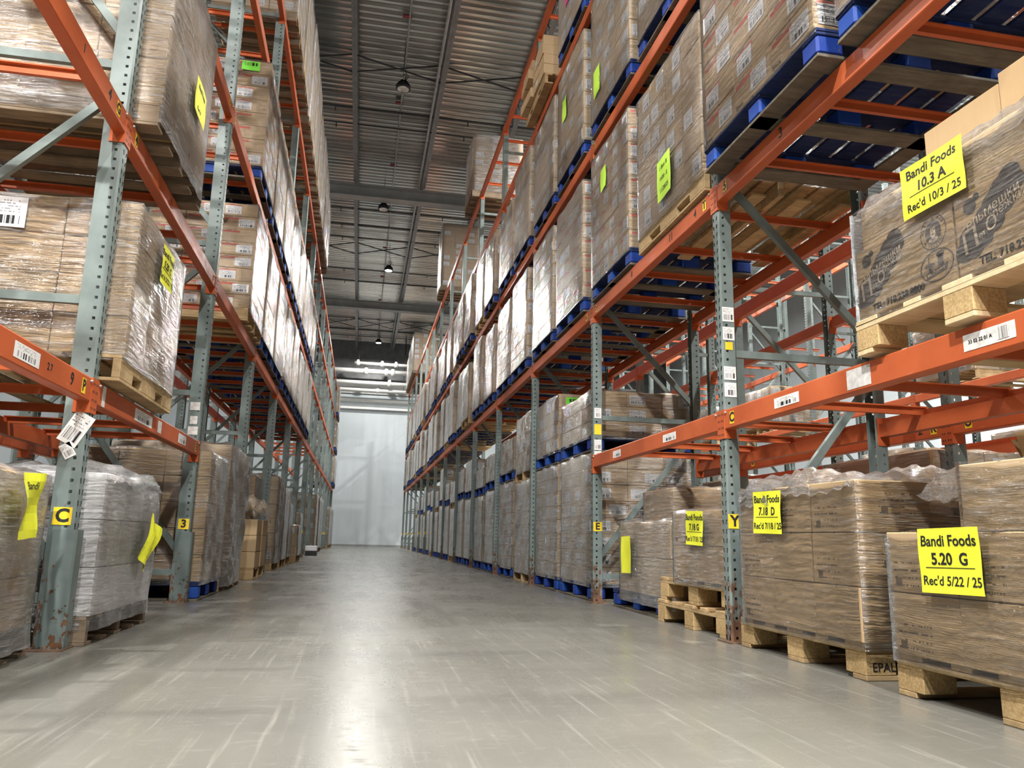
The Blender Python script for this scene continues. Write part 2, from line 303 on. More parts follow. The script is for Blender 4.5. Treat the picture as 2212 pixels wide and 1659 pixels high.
# ------------------------------------------------------------------ mesh builders
class MB:
    def __init__(self): self.v = []; self.f = []; self.mi = []; self.uv = []
    def quad(self, pts, mi=0, uvs=((0,0),(1,0),(1,1),(0,1))):
        b = len(self.v); self.v += [tuple(p) for p in pts]; self.f.append(tuple(range(b, b+len(pts)))); self.mi.append(mi)
        self.uv.append(tuple(uvs[:len(pts)]) if len(uvs) >= len(pts) else tuple((0, 0) for _ in pts))
    def box(self, lo, hi, mi=0, M4=None):
        x0, y0, z0 = lo; x1, y1, z1 = hi
        F = [((x0,y1,z0),(x0,y0,z0),(x0,y0,z1),(x0,y1,z1)), ((x1,y0,z0),(x1,y1,z0),(x1,y1,z1),(x1,y0,z1)),
             ((x0,y0,z0),(x1,y0,z0),(x1,y0,z1),(x0,y0,z1)), ((x1,y1,z0),(x0,y1,z0),(x0,y1,z1),(x1,y1,z1)),
             ((x0,y0,z1),(x1,y0,z1),(x1,y1,z1),(x0,y1,z1)), ((x0,y1,z0),(x1,y1,z0),(x1,y0,z0),(x0,y0,z0))]
        for i, q in enumerate(F):
            if M4 is not None: q = [M4 @ Vector(p) for p in q]
            self.quad(q, mi, ((0,0),(1,0),(1,1),(0,1)) if i < 4 else ((2,0),(3,0),(3,1),(2,1)))
    def bar(self, a, b, w, h, mi=0):
        a = Vector(a); b = Vector(b); d = (b-a); L = d.length; d.normalize()
        up = Vector((0,0,1)) if abs(d.z) < .95 else Vector((0,1,0))
        s = d.cross(up).normalized(); t = s.cross(d).normalized()
        m = Matrix.Identity(4)
        for j in range(3): m[j][0] = s[j]; m[j][1] = d[j]; m[j][2] = t[j]; m[j][3] = a[j]
        self.box((-w/2, 0, -h/2), (w/2, L, h/2), mi, m)
    def tube(self, pts, r, n=10, mi=0, caps=True):
        pts = [Vector(p) for p in pts]; rings = []
        rr = r if isinstance(r, (list, tuple)) else [r]*len(pts)
        for i, p in enumerate(pts):
            d = (pts[min(i+1, len(pts)-1)] - pts[max(i-1, 0)]).normalized()
            up = Vector((0,0,1)) if abs(d.z) < .9 else Vector((0,1,0))
            s = d.cross(up).normalized(); t = s.cross(d)
            b = len(self.v)
            for k in range(n):
                a = 2*PI*k/n; self.v.append(tuple(p + (s*math.cos(a) + t*math.sin(a))*rr[i]))
            rings.append(b)
        for i in range(len(pts)-1):
            for k in range(n):
                k2 = (k+1) % n
                self.f.append((rings[i]+k, rings[i]+k2, rings[i+1]+k2, rings[i+1]+k)); self.mi.append(mi); self.uv.append(((0,0),)*4)
        if caps:
            self.f.append(tuple(rings[0]+k for k in range(n))[::-1]); self.mi.append(mi); self.uv.append(((0,0),)*n)
            self.f.append(tuple(rings[-1]+k for k in range(n))); self.mi.append(mi); self.uv.append(((0,0),)*n)
    def lathe(self, prof, n=24, mi=0, c=(0,0,0)):
        b = len(self.v)
        for r, z in prof:
            for k in range(n):
                a = 2*PI*k/n; self.v.append((c[0]+r*math.cos(a), c[1]+r*math.sin(a), c[2]+z))
        for i in range(len(prof)-1):
            for k in range(n):
                k2 = (k+1) % n
                self.f.append((b+i*n+k, b+i*n+k2, b+(i+1)*n+k2, b+(i+1)*n+k)); self.mi.append(mi); self.uv.append(((0,0),)*4)
    def mesh(self, name, mats, bevel=0, smooth=False):
        me = bpy.data.meshes.new(name); me.from_pydata(self.v, [], self.f)
        for m in (mats if isinstance(mats, (list, tuple)) else [mats]): me.materials.append(M[m] if isinstance(m, str) else m)
        me.polygons.foreach_set('material_index', self.mi)
        uvl = me.uv_layers.new(name='UVMap'); i = 0
        for f, u in zip(self.f, self.uv):
            for k in range(len(f)): uvl.data[i].uv = u[k]; i += 1
        if bevel:
            bm = bmesh.new(); bm.from_mesh(me); bmesh.ops.remove_doubles(bm, verts=bm.verts, dist=1e-5)
            bmesh.ops.bevel(bm, geom=list(bm.edges), offset=bevel, segments=1, affect='EDGES', profile=.6, clamp_overlap=True); bm.to_mesh(me); bm.free()
        if smooth: me.polygons.foreach_set('use_smooth', [True]*len(me.polygons))
        me.update(); return me

def obj(name, me, parent=None, loc=(0,0,0), rotz=0, rot=None):
    o = bpy.data.objects.new(name, me); COL.objects.link(o)
    o.location = loc; o.rotation_euler = rot if rot is not None else (0, 0, rotz)
    if parent is not None: o.parent = parent
    return o
def tag(o, label, cat, group=None, kind=None):
    o['label'] = label; o['category'] = cat
    if group: o['group'] = group
    if kind: o['kind'] = kind
    return o
def thing(name, label, cat, loc=(0,0,0), rotz=0, group=None):
    o = bpy.data.objects.new(name, None); COL.objects.link(o); o.location = loc; o.rotation_euler = (0, 0, rotz); o.empty_display_size = .1
    return tag(o, label, cat, group)
def struct(name, me, loc=(0,0,0)):
    o = obj(name, me, None, loc); o['kind'] = 'structure'; o['label'] = name.replace('_', ' '); o['category'] = name.split('_')[0]; return o
def copy_tree(o, parent=None):
    c = o.copy(); COL.objects.link(c)
    if parent is not None: c.parent = parent
    for ch in list(o.children): copy_tree(ch, c)
    return c
CACHE = {}
def cached(key, fn):
    if key not in CACHE: CACHE[key] = fn()
    return CACHE[key]

FACEROT = {'R': Matrix(((0,0,-1),(-1,0,0),(0,1,0))), 'L': Matrix(((0,0,1),(1,0,0),(0,1,0))), 'C': Matrix(((1,0,0),(0,0,-1),(0,1,0)))}
def erot(face, tilt=0):
    return (FACEROT[face] @ Matrix.Rotation(tilt, 3, 'Z')).to_euler()
def sheet(w, h, mt, wav=0.0, nx=1, ny=1, seed=0, thick=0.0006):
    b = MB(); rnd = random.Random(seed); ph = [rnd.uniform(0, 6) for _ in range(4)]
    P = lambda i, j: (w*(i/nx-.5), h*(j/ny-.5), thick + wav*(math.sin(ph[0]+5*i/nx+2*j/ny)+math.sin(ph[1]+7*j/ny-3*i/nx)+2)*.5)
    for j in range(ny):
        for i in range(nx):
            b.quad([P(i,j), P(i+1,j), P(i+1,j+1), P(i,j+1)], 0, ((i/nx,j/ny),((i+1)/nx,j/ny),((i+1)/nx,(j+1)/ny),(i/nx,(j+1)/ny)))
    if nx == 1:
        b.box((-w/2, -h/2, 0), (w/2, h/2, thick*.9))
    return b.mesh('sheet', mt, 0, nx > 1)

def flat(w, h, mt):
    b = MB(); b.quad([(-w/2, -h/2, 0), (w/2, -h/2, 0), (w/2, h/2, 0), (-w/2, h/2, 0)]); return b.mesh('printed_mark', mt)

def text_mesh(lines, mt, name='lettering', shear=0.0):
    """lines: (string, size, x, y, weight)"""
    vs = []; fs = []
    for ln in lines:
        s, size, x, y, wgt = ln[:5]; ca, sa = (math.cos(ln[5]), math.sin(ln[5])) if len(ln) > 5 else (1, 0)
        cu = bpy.data.curves.new('t', 'FONT'); cu.body = s; cu.size = size; cu.align_x = 'CENTER'; cu.align_y = 'CENTER'
        cu.offset = wgt*size; cu.extrude = 0.0005; cu.shear = shear; cu.resolution_u = 3
        o = bpy.data.objects.new('t', cu); COL.objects.link(o)
        bpy.context.view_layer.update()
        dg = bpy.context.evaluated_depsgraph_get(); me = bpy.data.meshes.new_from_object(o.evaluated_get(dg))
        b = len(vs); vs += [(v.co.x*ca-v.co.y*sa+x, v.co.x*sa+v.co.y*ca+y, v.co.z) for v in me.vertices]; fs += [tuple(i+b for i in p.vertices) for p in me.polygons]
        bpy.data.objects.remove(o); bpy.data.curves.remove(cu); bpy.data.meshes.remove(me)
    me = bpy.data.meshes.new(name); me.from_pydata(vs, [], fs); me.materials.append(M[mt]); me.update(); return me

def letter_plate(parent, ch, face, loc, size=.085, name='location_plate', w=None):
    p = obj(name, cached(('plate', size, w), lambda: sheet(w or size, size, 'plate_yellow', thick=.0012)), parent, loc, rot=erot(face))
    p['label'] = 'yellow plate with the letter ' + ch if ch.isalpha() else 'yellow plate with the number ' + ch
    obj('lettering', cached(('let', ch, size), lambda: text_mesh([(ch, size*1.05, 0, 0, .035)], 'ink')), p, (0, 0, .0016))
    return p

# ------------------------------------------------------------------ rack parts
def post_mesh(H, d, w):
    def f():
        b = MB(); c = .010; t = .0032; h = w/2
        o = [(d, -h), (c, -h), (0, -h+c), (0, h-c), (c, h), (d, h)]
        n = [(d, -h+t), (c+t*.4, -h+t), (t, -h+c+t*.4), (t, h-c-t*.4), (c+t*.4, h-t), (d, h-t)]
        for i in range(5):
            b.quad([(*o[i+1],0), (*o[i],0), (*o[i],H), (*o[i+1],H)]); b.quad([(*n[i],0), (*n[i+1],0), (*n[i+1],H), (*n[i],H)])
        for i in (0, 5): b.quad([(*o[i],0), (*n[i],0), (*n[i],H), (*o[i],H)])
        return b.mesh('post', 'post')
    return cached(('post', H, d, w), f)
def bar_mesh(a, b_, w, h, mt):
    def f():
        b = MB(); b.bar(a, b_, w, h); return b.mesh('bar', mt)
    return cached(('bar', a, b_, w, h, mt), f)
def base_mesh():
    def f():
        b = MB(); b.box((-.03, -.085, 0), (.14, .085, .008))
        for y in (-.068, .068): b.lathe([(0,.026),(.009,.024),(.011,.008)], 8, 0, (.05, y, 0))
        return b.mesh('base_plate', 'plate')
    return cached('base', f)
def guard_mesh(w, d):
    def f():
        b = MB(); h = w/2+.007; t = .006; H = .565
        o = [(d*.75, -h), (-.014, -h), (-.024, -h+.010), (-.024, h-.010), (-.014, h), (d*.75, h)]
        n = [(d*.75, -h+t), (-.012+t*.5, -h+t), (-.024+t, -h+.013), (-.024+t, h-.013), (-.012+t*.5, h-t), (d*.75, h-t)]
        for i in range(5):
            b.quad([(*o[i+1],0), (*o[i],0), (*o[i],H), (*o[i+1],H)]); b.quad([(*n[i],0), (*n[i+1],0), (*n[i+1],H), (*n[i],H)])
            b.quad([(*o[i],H), (*n[i],H), (*n[i+1],H), (*o[i+1],H)])
        for i in (0, 5): b.quad([(*o[i],0), (*n[i],0), (*n[i],H), (*o[i],H)])
        return b.mesh('post_guard', m_guard())
    return cached(('guard', w, d), f)
def m_guard():
    if 'guardpaint' in M: return 'guardpaint'
    m, nt = mat('guard_rusty_green_paint')
    tc = N(nt, 'ShaderNodeTexCoord'); o = tc.outputs['Object']; sep = N(nt, 'ShaderNodeSeparateXYZ'); Lk(nt, o, sep.inputs[0])
    n1 = noise(nt, o, 8, 4); n2 = noise(nt, o, 26, 4, .65)
    c = mixc(nt, ramp(nt, n1, .3, .7), (0.108, 0.142, 0.136), (0.155, 0.19, 0.183))
    k = ramp(nt, math_(nt, 'ADD', n2, ramp(nt, sep.outputs[2], 0, .5, .16, -.06)), .66, .70)
    c = mixc(nt, k, c, mixc(nt, ramp(nt, n1, .4, .6), (0.05, 0.03, 0.022), (0.17, 0.075, 0.03)))
    out(nt, pbsdf(nt, c, .5, 0, .45)); M['guardpaint'] = m; return 'guardpaint'
HZ = [.24, 1.74, 3.10, 4.62, 6.12, 7.40]
DG = [(.42, 1.60), (2.92, 1.92), (3.30, 4.45), (5.95, 4.80), (6.30, 7.25)]
def upright(side, x, y, H, label, letter=None, guard=False, full=True, name='rack_upright', group=None):
    """side +1: aisle face at x looking to -x; the frame runs inward. y = near face of the posts"""
    d, w = (.088, .085) if side > 0 else (.112, .088)
    t = thing(name, label, 'rack upright', (x, y + w/2, 0), 0 if side > 0 else PI, group)
    pm = post_mesh(H, d, w)
    obj('post', pm, t); obj('post', pm, t, (DEP, 0, 0), PI)
    if full:
        obj('base_plate', base_mesh(), t); obj('base_plate', base_mesh(), t, (DEP, 0, 0), PI)
    for z in HZ:
        if z < H and (full or z > 1): obj('horizontal_brace', bar_mesh((d-.015, 0, 0), (DEP-d+.015, 0, 0), .034, .046, 'brace'), t, (0, 0, z))
    for a, b in DG:
        if max(a, b) < H: obj('diagonal_brace', bar_mesh((d-.012, 0, a), (DEP-d+.012, 0, b), .034, .046, 'brace'), t)
    if guard: obj('post_guard', guard_mesh(w, d), t)
    if letter:
        lx = .044 if side > 0 else .055
        pl = letter_plate(t, letter, 'C', (0, 0, 0))
        # in the local frame of the upright the camera looks along +y (right row) or -y (left row, turned round)
        if side > 0: pl.location = (lx-.001, -w/2-.001, .697); pl.rotation_euler = erot('C')
        else: pl.location = (lx, w/2+.0135 if False else w/2+.001, .630); pl.rotation_euler = (Matrix.Rotation(PI, 3, 'Z') @ FACEROT['C']).to_euler()
    return t

def beam_mesh(L, h=BH, d=.062):
    def f():
        b = MB()   # profile in (x, z); x=0 aisle face; a step on the inner top edge carries the cross bars
        P = [(0, .006), (.004, 0), (d, 0), (d, h-.035), (d-.022, h-.035), (d-.022, h), (.004, h), (0, h-.006)]
        n = len(P)
        for i in range(n):
            a = P[i]; c = P[(i+1) % n]
            b.quad([(a[0], 0, a[1]), (c[0], 0, c[1]), (c[0], L, c[1]), (a[0], L, a[1])][::-1])
        b.quad([(p[0], 0, p[1]) for p in P], 0, ((0,0),)*8); b.quad([(p[0], L, p[1]) for p in P][::-1], 0, ((0,0),)*8)
        return b.mesh('beam', 'orange')
    return cached(('beam', L, h), f)
def conn_mesh(end):
    """angle connector hooked over the post; end -1: at the low-y end of a beam (sits on the post before it)"""
    def f():
        b = MB(); w = .044; s = end; z0 = -.055; z1 = BH+.004
        y0, y1 = sorted((0, s*w))
        b.box((-.0055, y0, z0), (-.0005, y1, z1))                # plate on the aisle face of the post
        yy0, yy1 = sorted((0, -s*.005)); b.box((-.0055, yy0, z0), (.075, yy1, z1))      # leg along the side of the post
        for zz in (-.03, .012, .055, .095):
            for yy in (.012, .030): b.lathe([(0, .0), (.0045, .0)], 6, 1, (0, 0, 0)) if False else b.box((-.0062, s*yy-.0035, zz-.006), (-.005, s*yy+.0035, zz+.006), 1)
        return b.mesh('connector', ['orange', 'ink'])
    return cached(('conn', end), f)
def rivet_mesh():
    def f():
        b = MB(); b.lathe([(0,.012),(.006,.010),(.008,.004),(.008,0)], 10); return b.mesh('pin', 'bolt', smooth=True)
    return cached('rivet', f)
def shelf_beam(side, x, y0, L, z, label, group, near=False):
    """x: aisle face; beam runs from y0 to y0+L"""
    t = thing('shelf_beam', label, 'shelf beam', (x, y0 if side > 0 else y0+L, z), 0 if side > 0 else PI, group); t['kind'] = 'thing'
    obj('beam', beam_mesh(round(L, 3)), t, (-.002, 0, 0))
    obj('connector', conn_mesh(-1), t); obj('connector', conn_mesh(1), t, (0, L, 0))
    if near:
        for yy in (.022, L-.022):
            r = obj('locking_pin', rivet_mesh(), t, (-.002, yy, BH-.018), rot=(0, -PI/2, 0))
    return t
def xbar_mesh(Lx):
    def f():
        b = MB(); P = [(-.022, .050), (-.022, .044), (-.006, .040), (-.012, 0), (.012, 0), (.006, .040), (.022, .044), (.022, .050)]; n = len(P)
        for i in range(n):
            a = P[i]; c = P[(i+1) % n]
            e0 = .03 if a[1] < .02 else 0; e1 = .03 if c[1] < .02 else 0
            b.quad([(e0, a[0], a[1]), (e1, c[0], c[1]), (Lx-e1, c[0], c[1]), (Lx-e0, a[0], a[1])])
        b.quad([((.03 if p[1] < .02 else 0), p[0], p[1]) for p in P][::-1], 0, ((0,0),)*8); b.quad([(Lx-(.03 if p[1] < .02 else 0), p[0], p[1]) for p in P], 0, ((0,0),)*8)
        b.box((0, -.022, .050), (Lx, .022, .0505))
        return b.mesh('cross_bar', 'orange')
    return cached(('xbar', Lx), f)

# ------------------------------------------------------------------ pallets  (local: x 0..d inward, y centred, z 0..h; aisle face at x=0)
def pal_blue(w, d):
    def f():
        t, bt, b = MB(), MB(), []
        n = 7; bw = .128
        for i in range(n):
            x = i*(d-bw)/(n-1); t.box((x, -w/2, .138), (x+bw, w/2, .158))
        for y in (-w/2, -.065, w/2-.13): t.box((0, y, .120), (d, y+.13, .138))
        for y in (-w/2, -.065, w/2-.13): bt.box((0, y, 0), (d, y+.13, .019))
        for x in (0, d-.12): bt.box((x, -w/2, 0), (x+.12, w/2, .0195))
        k = MB(); k.box((0, -.0675, .019), (.145, .0675, .120))
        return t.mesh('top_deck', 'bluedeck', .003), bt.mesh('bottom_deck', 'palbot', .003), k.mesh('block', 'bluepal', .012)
    return cached(('pb', w, d), f)
M['bluedeck'] = m_wood('worn_shaded_blue_deck_boards', (0.008, 0.022, 0.11), (0.035, 0.05, 0.12), .6)  # weathered boards, colour darkened further to hold the shade under the deck
M['palbot'] = m_wood('blue_pallet_worn_underside', (0.11, 0.095, 0.075), (0.20, 0.175, 0.135), .4)
def pal_euro(w, d, new=True):
    def f():
        t, bt = MB(), MB()
        for i, bw in enumerate((.145, .1, .145, .1, .145)):
            y = (-w/2, -w/2+.145+.13, -.0725, .0725+.115, w/2-.145)[i]
            t.box((0, y, .136), (d, y+bw, .158))
        for x in (0, d/2-.0725, d-.145): t.box((x, -w/2, .114), (x+.145, w/2, .136))
        for y, bw in ((-w/2, .1), (-.0725, .145), (w/2-.1, .1)): bt.box((0, y, 0), (d, y+bw, .022))
        k = MB(); k.box((0, -.0725, .022), (.145, .0725, .114))
        wm = 'wood_new' if new else 'wood'
        return t.mesh('top_deck', wm, .003), bt.mesh('bottom_deck', wm, .003), k.mesh('block', 'chip', .003)
    return cached(('pe', w, d, new), f)
def pal_string(w, d, mt='wood'):
    def f():
        t, bt = MB(), MB()
        n = 8; rnd = random.Random(3)
        for i in range(n):
            y = -w/2 + i*(w-.1)/(n-1); t.box((rnd.uniform(0, .006), y, .122), (d, y+.1, .140))
        for i in range(5):
            y = -w/2 + i*(w-.11)/4; bt.box((0, y, 0), (d, y+.11, .018))
        k = MB(); k.box((.0, -.024, .018), (d, .024, .122))
        return t.mesh('top_deck', mt, .002), bt.mesh('bottom_deck', mt, .002), k.mesh('stringer', mt, .003)
    return cached(('ps', w, d, mt), f)
def pal_stringx(w, d, mt='wood'):
    """stringers parallel to the aisle: the aisle face shows the notched stringer"""
    def f():
        t, bt = MB(), MB()
        n = 8
        for i in range(n):
            x = i*(d-.1)/(n-1); t.box((x, -w/2, .122), (x+.1, w/2, .140))
        for i in range(4):
            x = i*(d-.11)/3; bt.box((x, -w/2, 0), (x+.11, w/2, .018))
        k = MB(); h = w/2
        for a, b in ((-h, -h+.24), (-.16, .16), (h-.24, h)): k.box((0, a, .018), (.042, b, .122))
        for a, b in ((-h+.24, -.16), (.16, h-.24)): k.box((0, a, .075), (.042, b, .122))
        return t.mesh('top_deck', mt, .002), bt.mesh('bottom_deck', mt, .002), k.mesh('stringer', mt, .003)
    return cached(('px', w, d, mt), f)
PALH = {'blue': .158, 'euro': .158, 'euro_old': .158, 'wood': .140, 'dark': .140, 'woodx': .140, 'black': .158}
def pallet(kind, side, xf, yc, z, w, d, label, near=True, rotz=0.0):
    t = thing('pallet', label, 'pallet', (xf, yc, z), (0 if side > 0 else PI) + rotz)
    build_pallet(t, kind, w, d, near); return t
def pal_joined(kind, w, d):
    def f():
        tmp = bpy.data.objects.new('tmp', None)
        ms, offs = [], []
        for me, loc in pal_parts(kind, w, d): ms.append(me); offs.append(loc)
        vs, fs, mi, mats = [], [], [], []
        for me, loc in zip(ms, offs):
            if me.materials[0] not in mats: mats.append(me.materials[0])
            k = mats.index(me.materials[0]); b = len(vs)
            vs += [(v.co.x+loc[0], v.co.y+loc[1], v.co.z+loc[2]) for v in me.vertices]; fs += [tuple(i+b for i in p.vertices) for p in me.polygons]; mi += [k]*len(me.polygons)
        bpy.data.objects.remove(tmp)
        r = bpy.data.meshes.new('pallet'); r.from_pydata(vs, [], fs)
        for m in mats: r.materials.append(m)
        r.polygons.foreach_set('material_index', mi); r.update(); return r
    return cached(('pj', kind, w, d), f)
def pal_parts(kind, w, d):
    if kind in ('blue', 'black'):
        a, b, k = pal_blue(w, d); L = [(x, y, 0) for x in (0, d/2-.0725, d-.145) for y in (-w/2+.0675, 0, w/2-.0675)]
        return [(a, (0,0,0)), (b, (0,0,0))] + [(k, l) for l in L]
    if kind.startswith('euro'):
        a, b, k = pal_euro(w, d, kind == 'euro'); L = [(x, y, 0) for x in (0, d/2-.0725, d-.145) for y in (-w/2+.0725, 0, w/2-.0725)]
        return [(a, (0,0,0)), (b, (0,0,0))] + [(k, l) for l in L]
    if kind == 'woodx':
        a, b, k = pal_stringx(w, d, 'wood'); L = [(x, 0, 0) for x in (0, d/2-.02, d-.042)]
    else:
        a, b, k = pal_string(w, d, 'wood_dark' if kind == 'dark' else 'wood'); L = [(0, y, 0) for y in (-w/2+.024, 0, w/2-.024)]
    return [(a, (0,0,0)), (b, (0,0,0))] + [(k, l) for l in L]
def build_pallet(t, kind, w, d, near):
    if not near: return obj('pallet_boards', pal_joined(kind, w, d), t)
    for me, loc in pal_parts(kind, w, d): obj(me.name.split('.')[0], me, t, loc)

# ------------------------------------------------------------------ cartons and loads
def carton_mesh(dx, dy, dz, mt):
    def f():
        b = MB(); b.box((-dx/2, -dy/2, 0), (dx/2, dy/2, dz)); return b.mesh('carton', mt, .0035)
    return cached(('ct', round(dx, 3), round(dy, 3), round(dz, 3), mt), f)
def wrap_mesh(w, d, h, seed, amp=.014, top=True, z0=-.03, mt='wrap', nu=26, nv=22, skirt=.0, tiers=0):
    """film around a block: x 0..d (aisle face x=0), y +-w/2, z z0..h"""
    rnd = random.Random(seed); ph = [rnd.uniform(0, 6.28) for _ in range(8)]
    b = MB(); per = [(0, w/2), (0, -w/2), (d, -w/2), (d, w/2)]
    g = .006
    ring = []
    def disp(s, v):
        return g + amp*.5*(1 + .5*math.sin(ph[0]+7*s+3*v) + .35*math.sin(ph[1]+17*s-11*v) + .3*math.sin(ph[2]+31*s+19*v))*max(0, .25+.75*abs(math.sin(ph[3]+2.3*s+1.7*v)))
    cols = []
    for k in range(4):
        a = per[k]; c = per[(k+1) % 4]; nx, ny = [(-1,0),(0,-1),(1,0),(0,1)][k]
        n = nu if k < 2 else 8
        for i in range(n):
            t = i/n; cols.append((a[0]+(c[0]-a[0])*t, a[1]+(c[1]-a[1])*t, nx, ny, k+t, t))
    m = len(cols); base = len(b.v)
    for j in range(nv+1):
        v = j/nv
        for (x, y, nx, ny, s, t) in cols:
            e = disp(s, v*h); edge = min(t, 1-t)
            if edge < .04: e = g
            if v > .93 and top: e = g*.5 + amp*.4*math.sin(ph[4]+9*s)**2
            zz = z0 + (h-z0)*v
            if j == 0 and skirt: zz += skirt*math.sin(ph[5]+5*s)*.5; e += skirt*.3
            if j == nv: zz += .012*math.sin(ph[6]+6*s)
            b.v.append((x+nx*e, y+ny*e, zz))
    for j in range(nv):
        for i in range(m):
            i2 = (i+1) % m
            b.f.append((base+j*m+i, base+j*m+i2, base+(j+1)*m+i2, base+(j+1)*m+i)); b.mi.append(0); b.uv.append(((0,0),)*4)
    if top:   # film folded over the top, open in the middle
        base2 = len(b.v); N2 = 4
        for q in range(1, N2+1):
            f_ = 1-.16*q
            for (x, y, nx, ny, s, t) in cols:
                cx, cy = d/2, 0
                b.v.append((cx+(x-cx)*f_, cy+(y-cy)*f_, h+.010+amp*.9*math.sin(ph[7]+8*s+q*1.7)**2))
        top0 = base+nv*m
        for q in range(N2):
            for i in range(m):
                i2 = (i+1) % m; A = top0 if q == 0 else base2+(q-1)*m; B = base2+q*m
                b.f.append((A+i, A+i2, B+i2, B+i)); b.mi.append(0); b.uv.append(((0,0),)*4)
    return b.mesh('stretch_wrap', mt, 0, True)
SHEETS = {}
def sign_sheet(parent, lines, face, loc, w, h, tilt=0.0, seed=1, mt='yellow', ink='ink', label=None, wav=.004):
    s = obj('paper_sign', cached(('sign', w, h, mt, seed), lambda: sheet(w, h, mt, wav, 8, 8, seed)), parent, loc, rot=erot(face, tilt))
    if label: s['label'] = label
    if lines:
        # printed lettering follows the sheet
        me = text_mesh(lines, ink); rnd = random.Random(seed); ph = [rnd.uniform(0, 6) for _ in range(4)]
        for v in me.vertices:
            i = v.co.x/w+.5; j = v.co.y/h+.5
            v.co.z += .0016 + wav*(math.sin(ph[0]+5*i+2*j)+math.sin(ph[1]+7*j-3*i)+2)*.5
        obj('lettering', me, s)
    return s
def bandi(code, date, w, h):
    k = h/.225
    return [('Bandi Foods', .054*k, 0, .068*k, .016), (code, .058*k, 0, 0.004*k, .024), ('_'*9, .052*k, 0, -.004*k, .0), ("Rec'd " + date, .046*k, 0.004, -.072*k, .012)]

def load(side, xf, y0, y1, z0, h, cols, tiers, style, label, rows=3, depth=1.12, wrapm='wrap', amp=.014, labels=0.6, seed=1, skip=(), wraptop=True, group=None,
         jit=.006, lime=None, stripes=False, wz0=-.03, extra=None, wrap=True):
    """one wrapped unit of cartons; y0<y1; local frame: x inward, y along the aisle"""
    rnd = random.Random(seed*31+5)
    w = y1-y0; t = thing('carton_load', label, 'carton load', (xf, (y0+y1)/2, z0), 0 if side > 0 else PI, group)
    cy, cx, cz = w/cols, depth/rows, h/tiers
    camcol = 0 if side > 0 else cols-1            # the column whose side face looks at the camera
    me = carton_mesh(cx-.005, cy-.005, cz-.004, style)
    lw, lh = min(.17, cy*.46), min(.125, cz*.62)
    cw = min(.17, cx*.46)
    for k in range(tiers):
        for j in range(cols):
            for i in range(rows):
                if not (i == 0 or j == camcol or k == tiers-1): continue
                if (k, j, i) in skip or (k, j) in skip: continue
                c = obj('carton', me, t, ((i+.5)*cx + rnd.uniform(-jit, jit*.3), -w/2+(j+.5)*cy+rnd.uniform(-jit, jit)*.4, k*cz+.001), rnd.uniform(-jit, jit)*.6)
                if i == 0 and rnd.random() < labels:
                    obj('shipping_label', cached(('lab', round(lw,3), round(lh,3)), lambda: sheet(lw, lh, 'label', thick=.0015)), c, (-cx/2+.0005, (-cy*.20 if rnd.random() < .8 else cy*.18), cz*.46), rot=erot('R'))
                if labels == 0 and style == 'kraft' and rnd.random() < .5:
                    pw, ph_ = min(.20, cy*.5), min(.10, cz*.45)
                    if i == 0: obj('printed_mark', cached(('prt', round(pw,3), round(ph_,3)), lambda: flat(pw, ph_, 'printed')), c, (-cx/2+.0018, cy*.16, cz*.30), rot=erot('R'))
                    if j == camcol and side > 0: obj('printed_mark', cached(('prt', round(pw,3), round(ph_,3)), lambda: flat(pw, ph_, 'printed')), c, (cx*.05, -cy/2+.0018, cz*.55), rot=erot('C'))
                if j == camcol and rnd.random() < labels:
                    s_ = -1 if side > 0 else 1
                    r_ = erot('C') if side > 0 else (Matrix.Rotation(PI, 3, 'Z') @ FACEROT['C']).to_euler()
                    obj('shipping_label', cached(('lab', round(cw,3), round(lh,3)), lambda: sheet(cw, lh, 'label', thick=.0015)), c, (cx*.2*(-1 if side > 0 else -1)*(1 if rnd.random() < .75 else -1), s_*(cy/2-.0005), cz*.46), rot=r_)
    if wrap:
        obj('stretch_wrap', wrap_mesh(w, depth, h, seed, amp, wraptop, wz0, wrapm), t)
    if lime: # green sticker on the camera-facing side, on the upper corner near the aisle
        s_ = -1 if side > 0 else 1
        r_ = erot('C') if side > 0 else (Matrix.Rotation(PI, 3, 'Z') @ FACEROT['C']).to_euler()
        o = obj('green_sticker', cached('limesheet', lambda: sheet(.20, .115, 'lime', .003, 6, 4, 4)), t, (lime[0], s_*(w/2+.012), lime[1]), rot=r_); o['label'] = 'bright green sticker with a printed code'
    return t
def aisle_sticker(t, w, u, z, kind='lime', sw=.24, sh=.19, tilt=0.0, seed=2):
    """sheet of paper on the aisle face; u along local y"""
    o = obj('paper_sign', cached(('as', kind, sw, sh, seed), lambda: sheet(sw, sh, kind, .004, 6, 6, seed)), t, (-.014, u, z), rot=erot('R', tilt)); return o

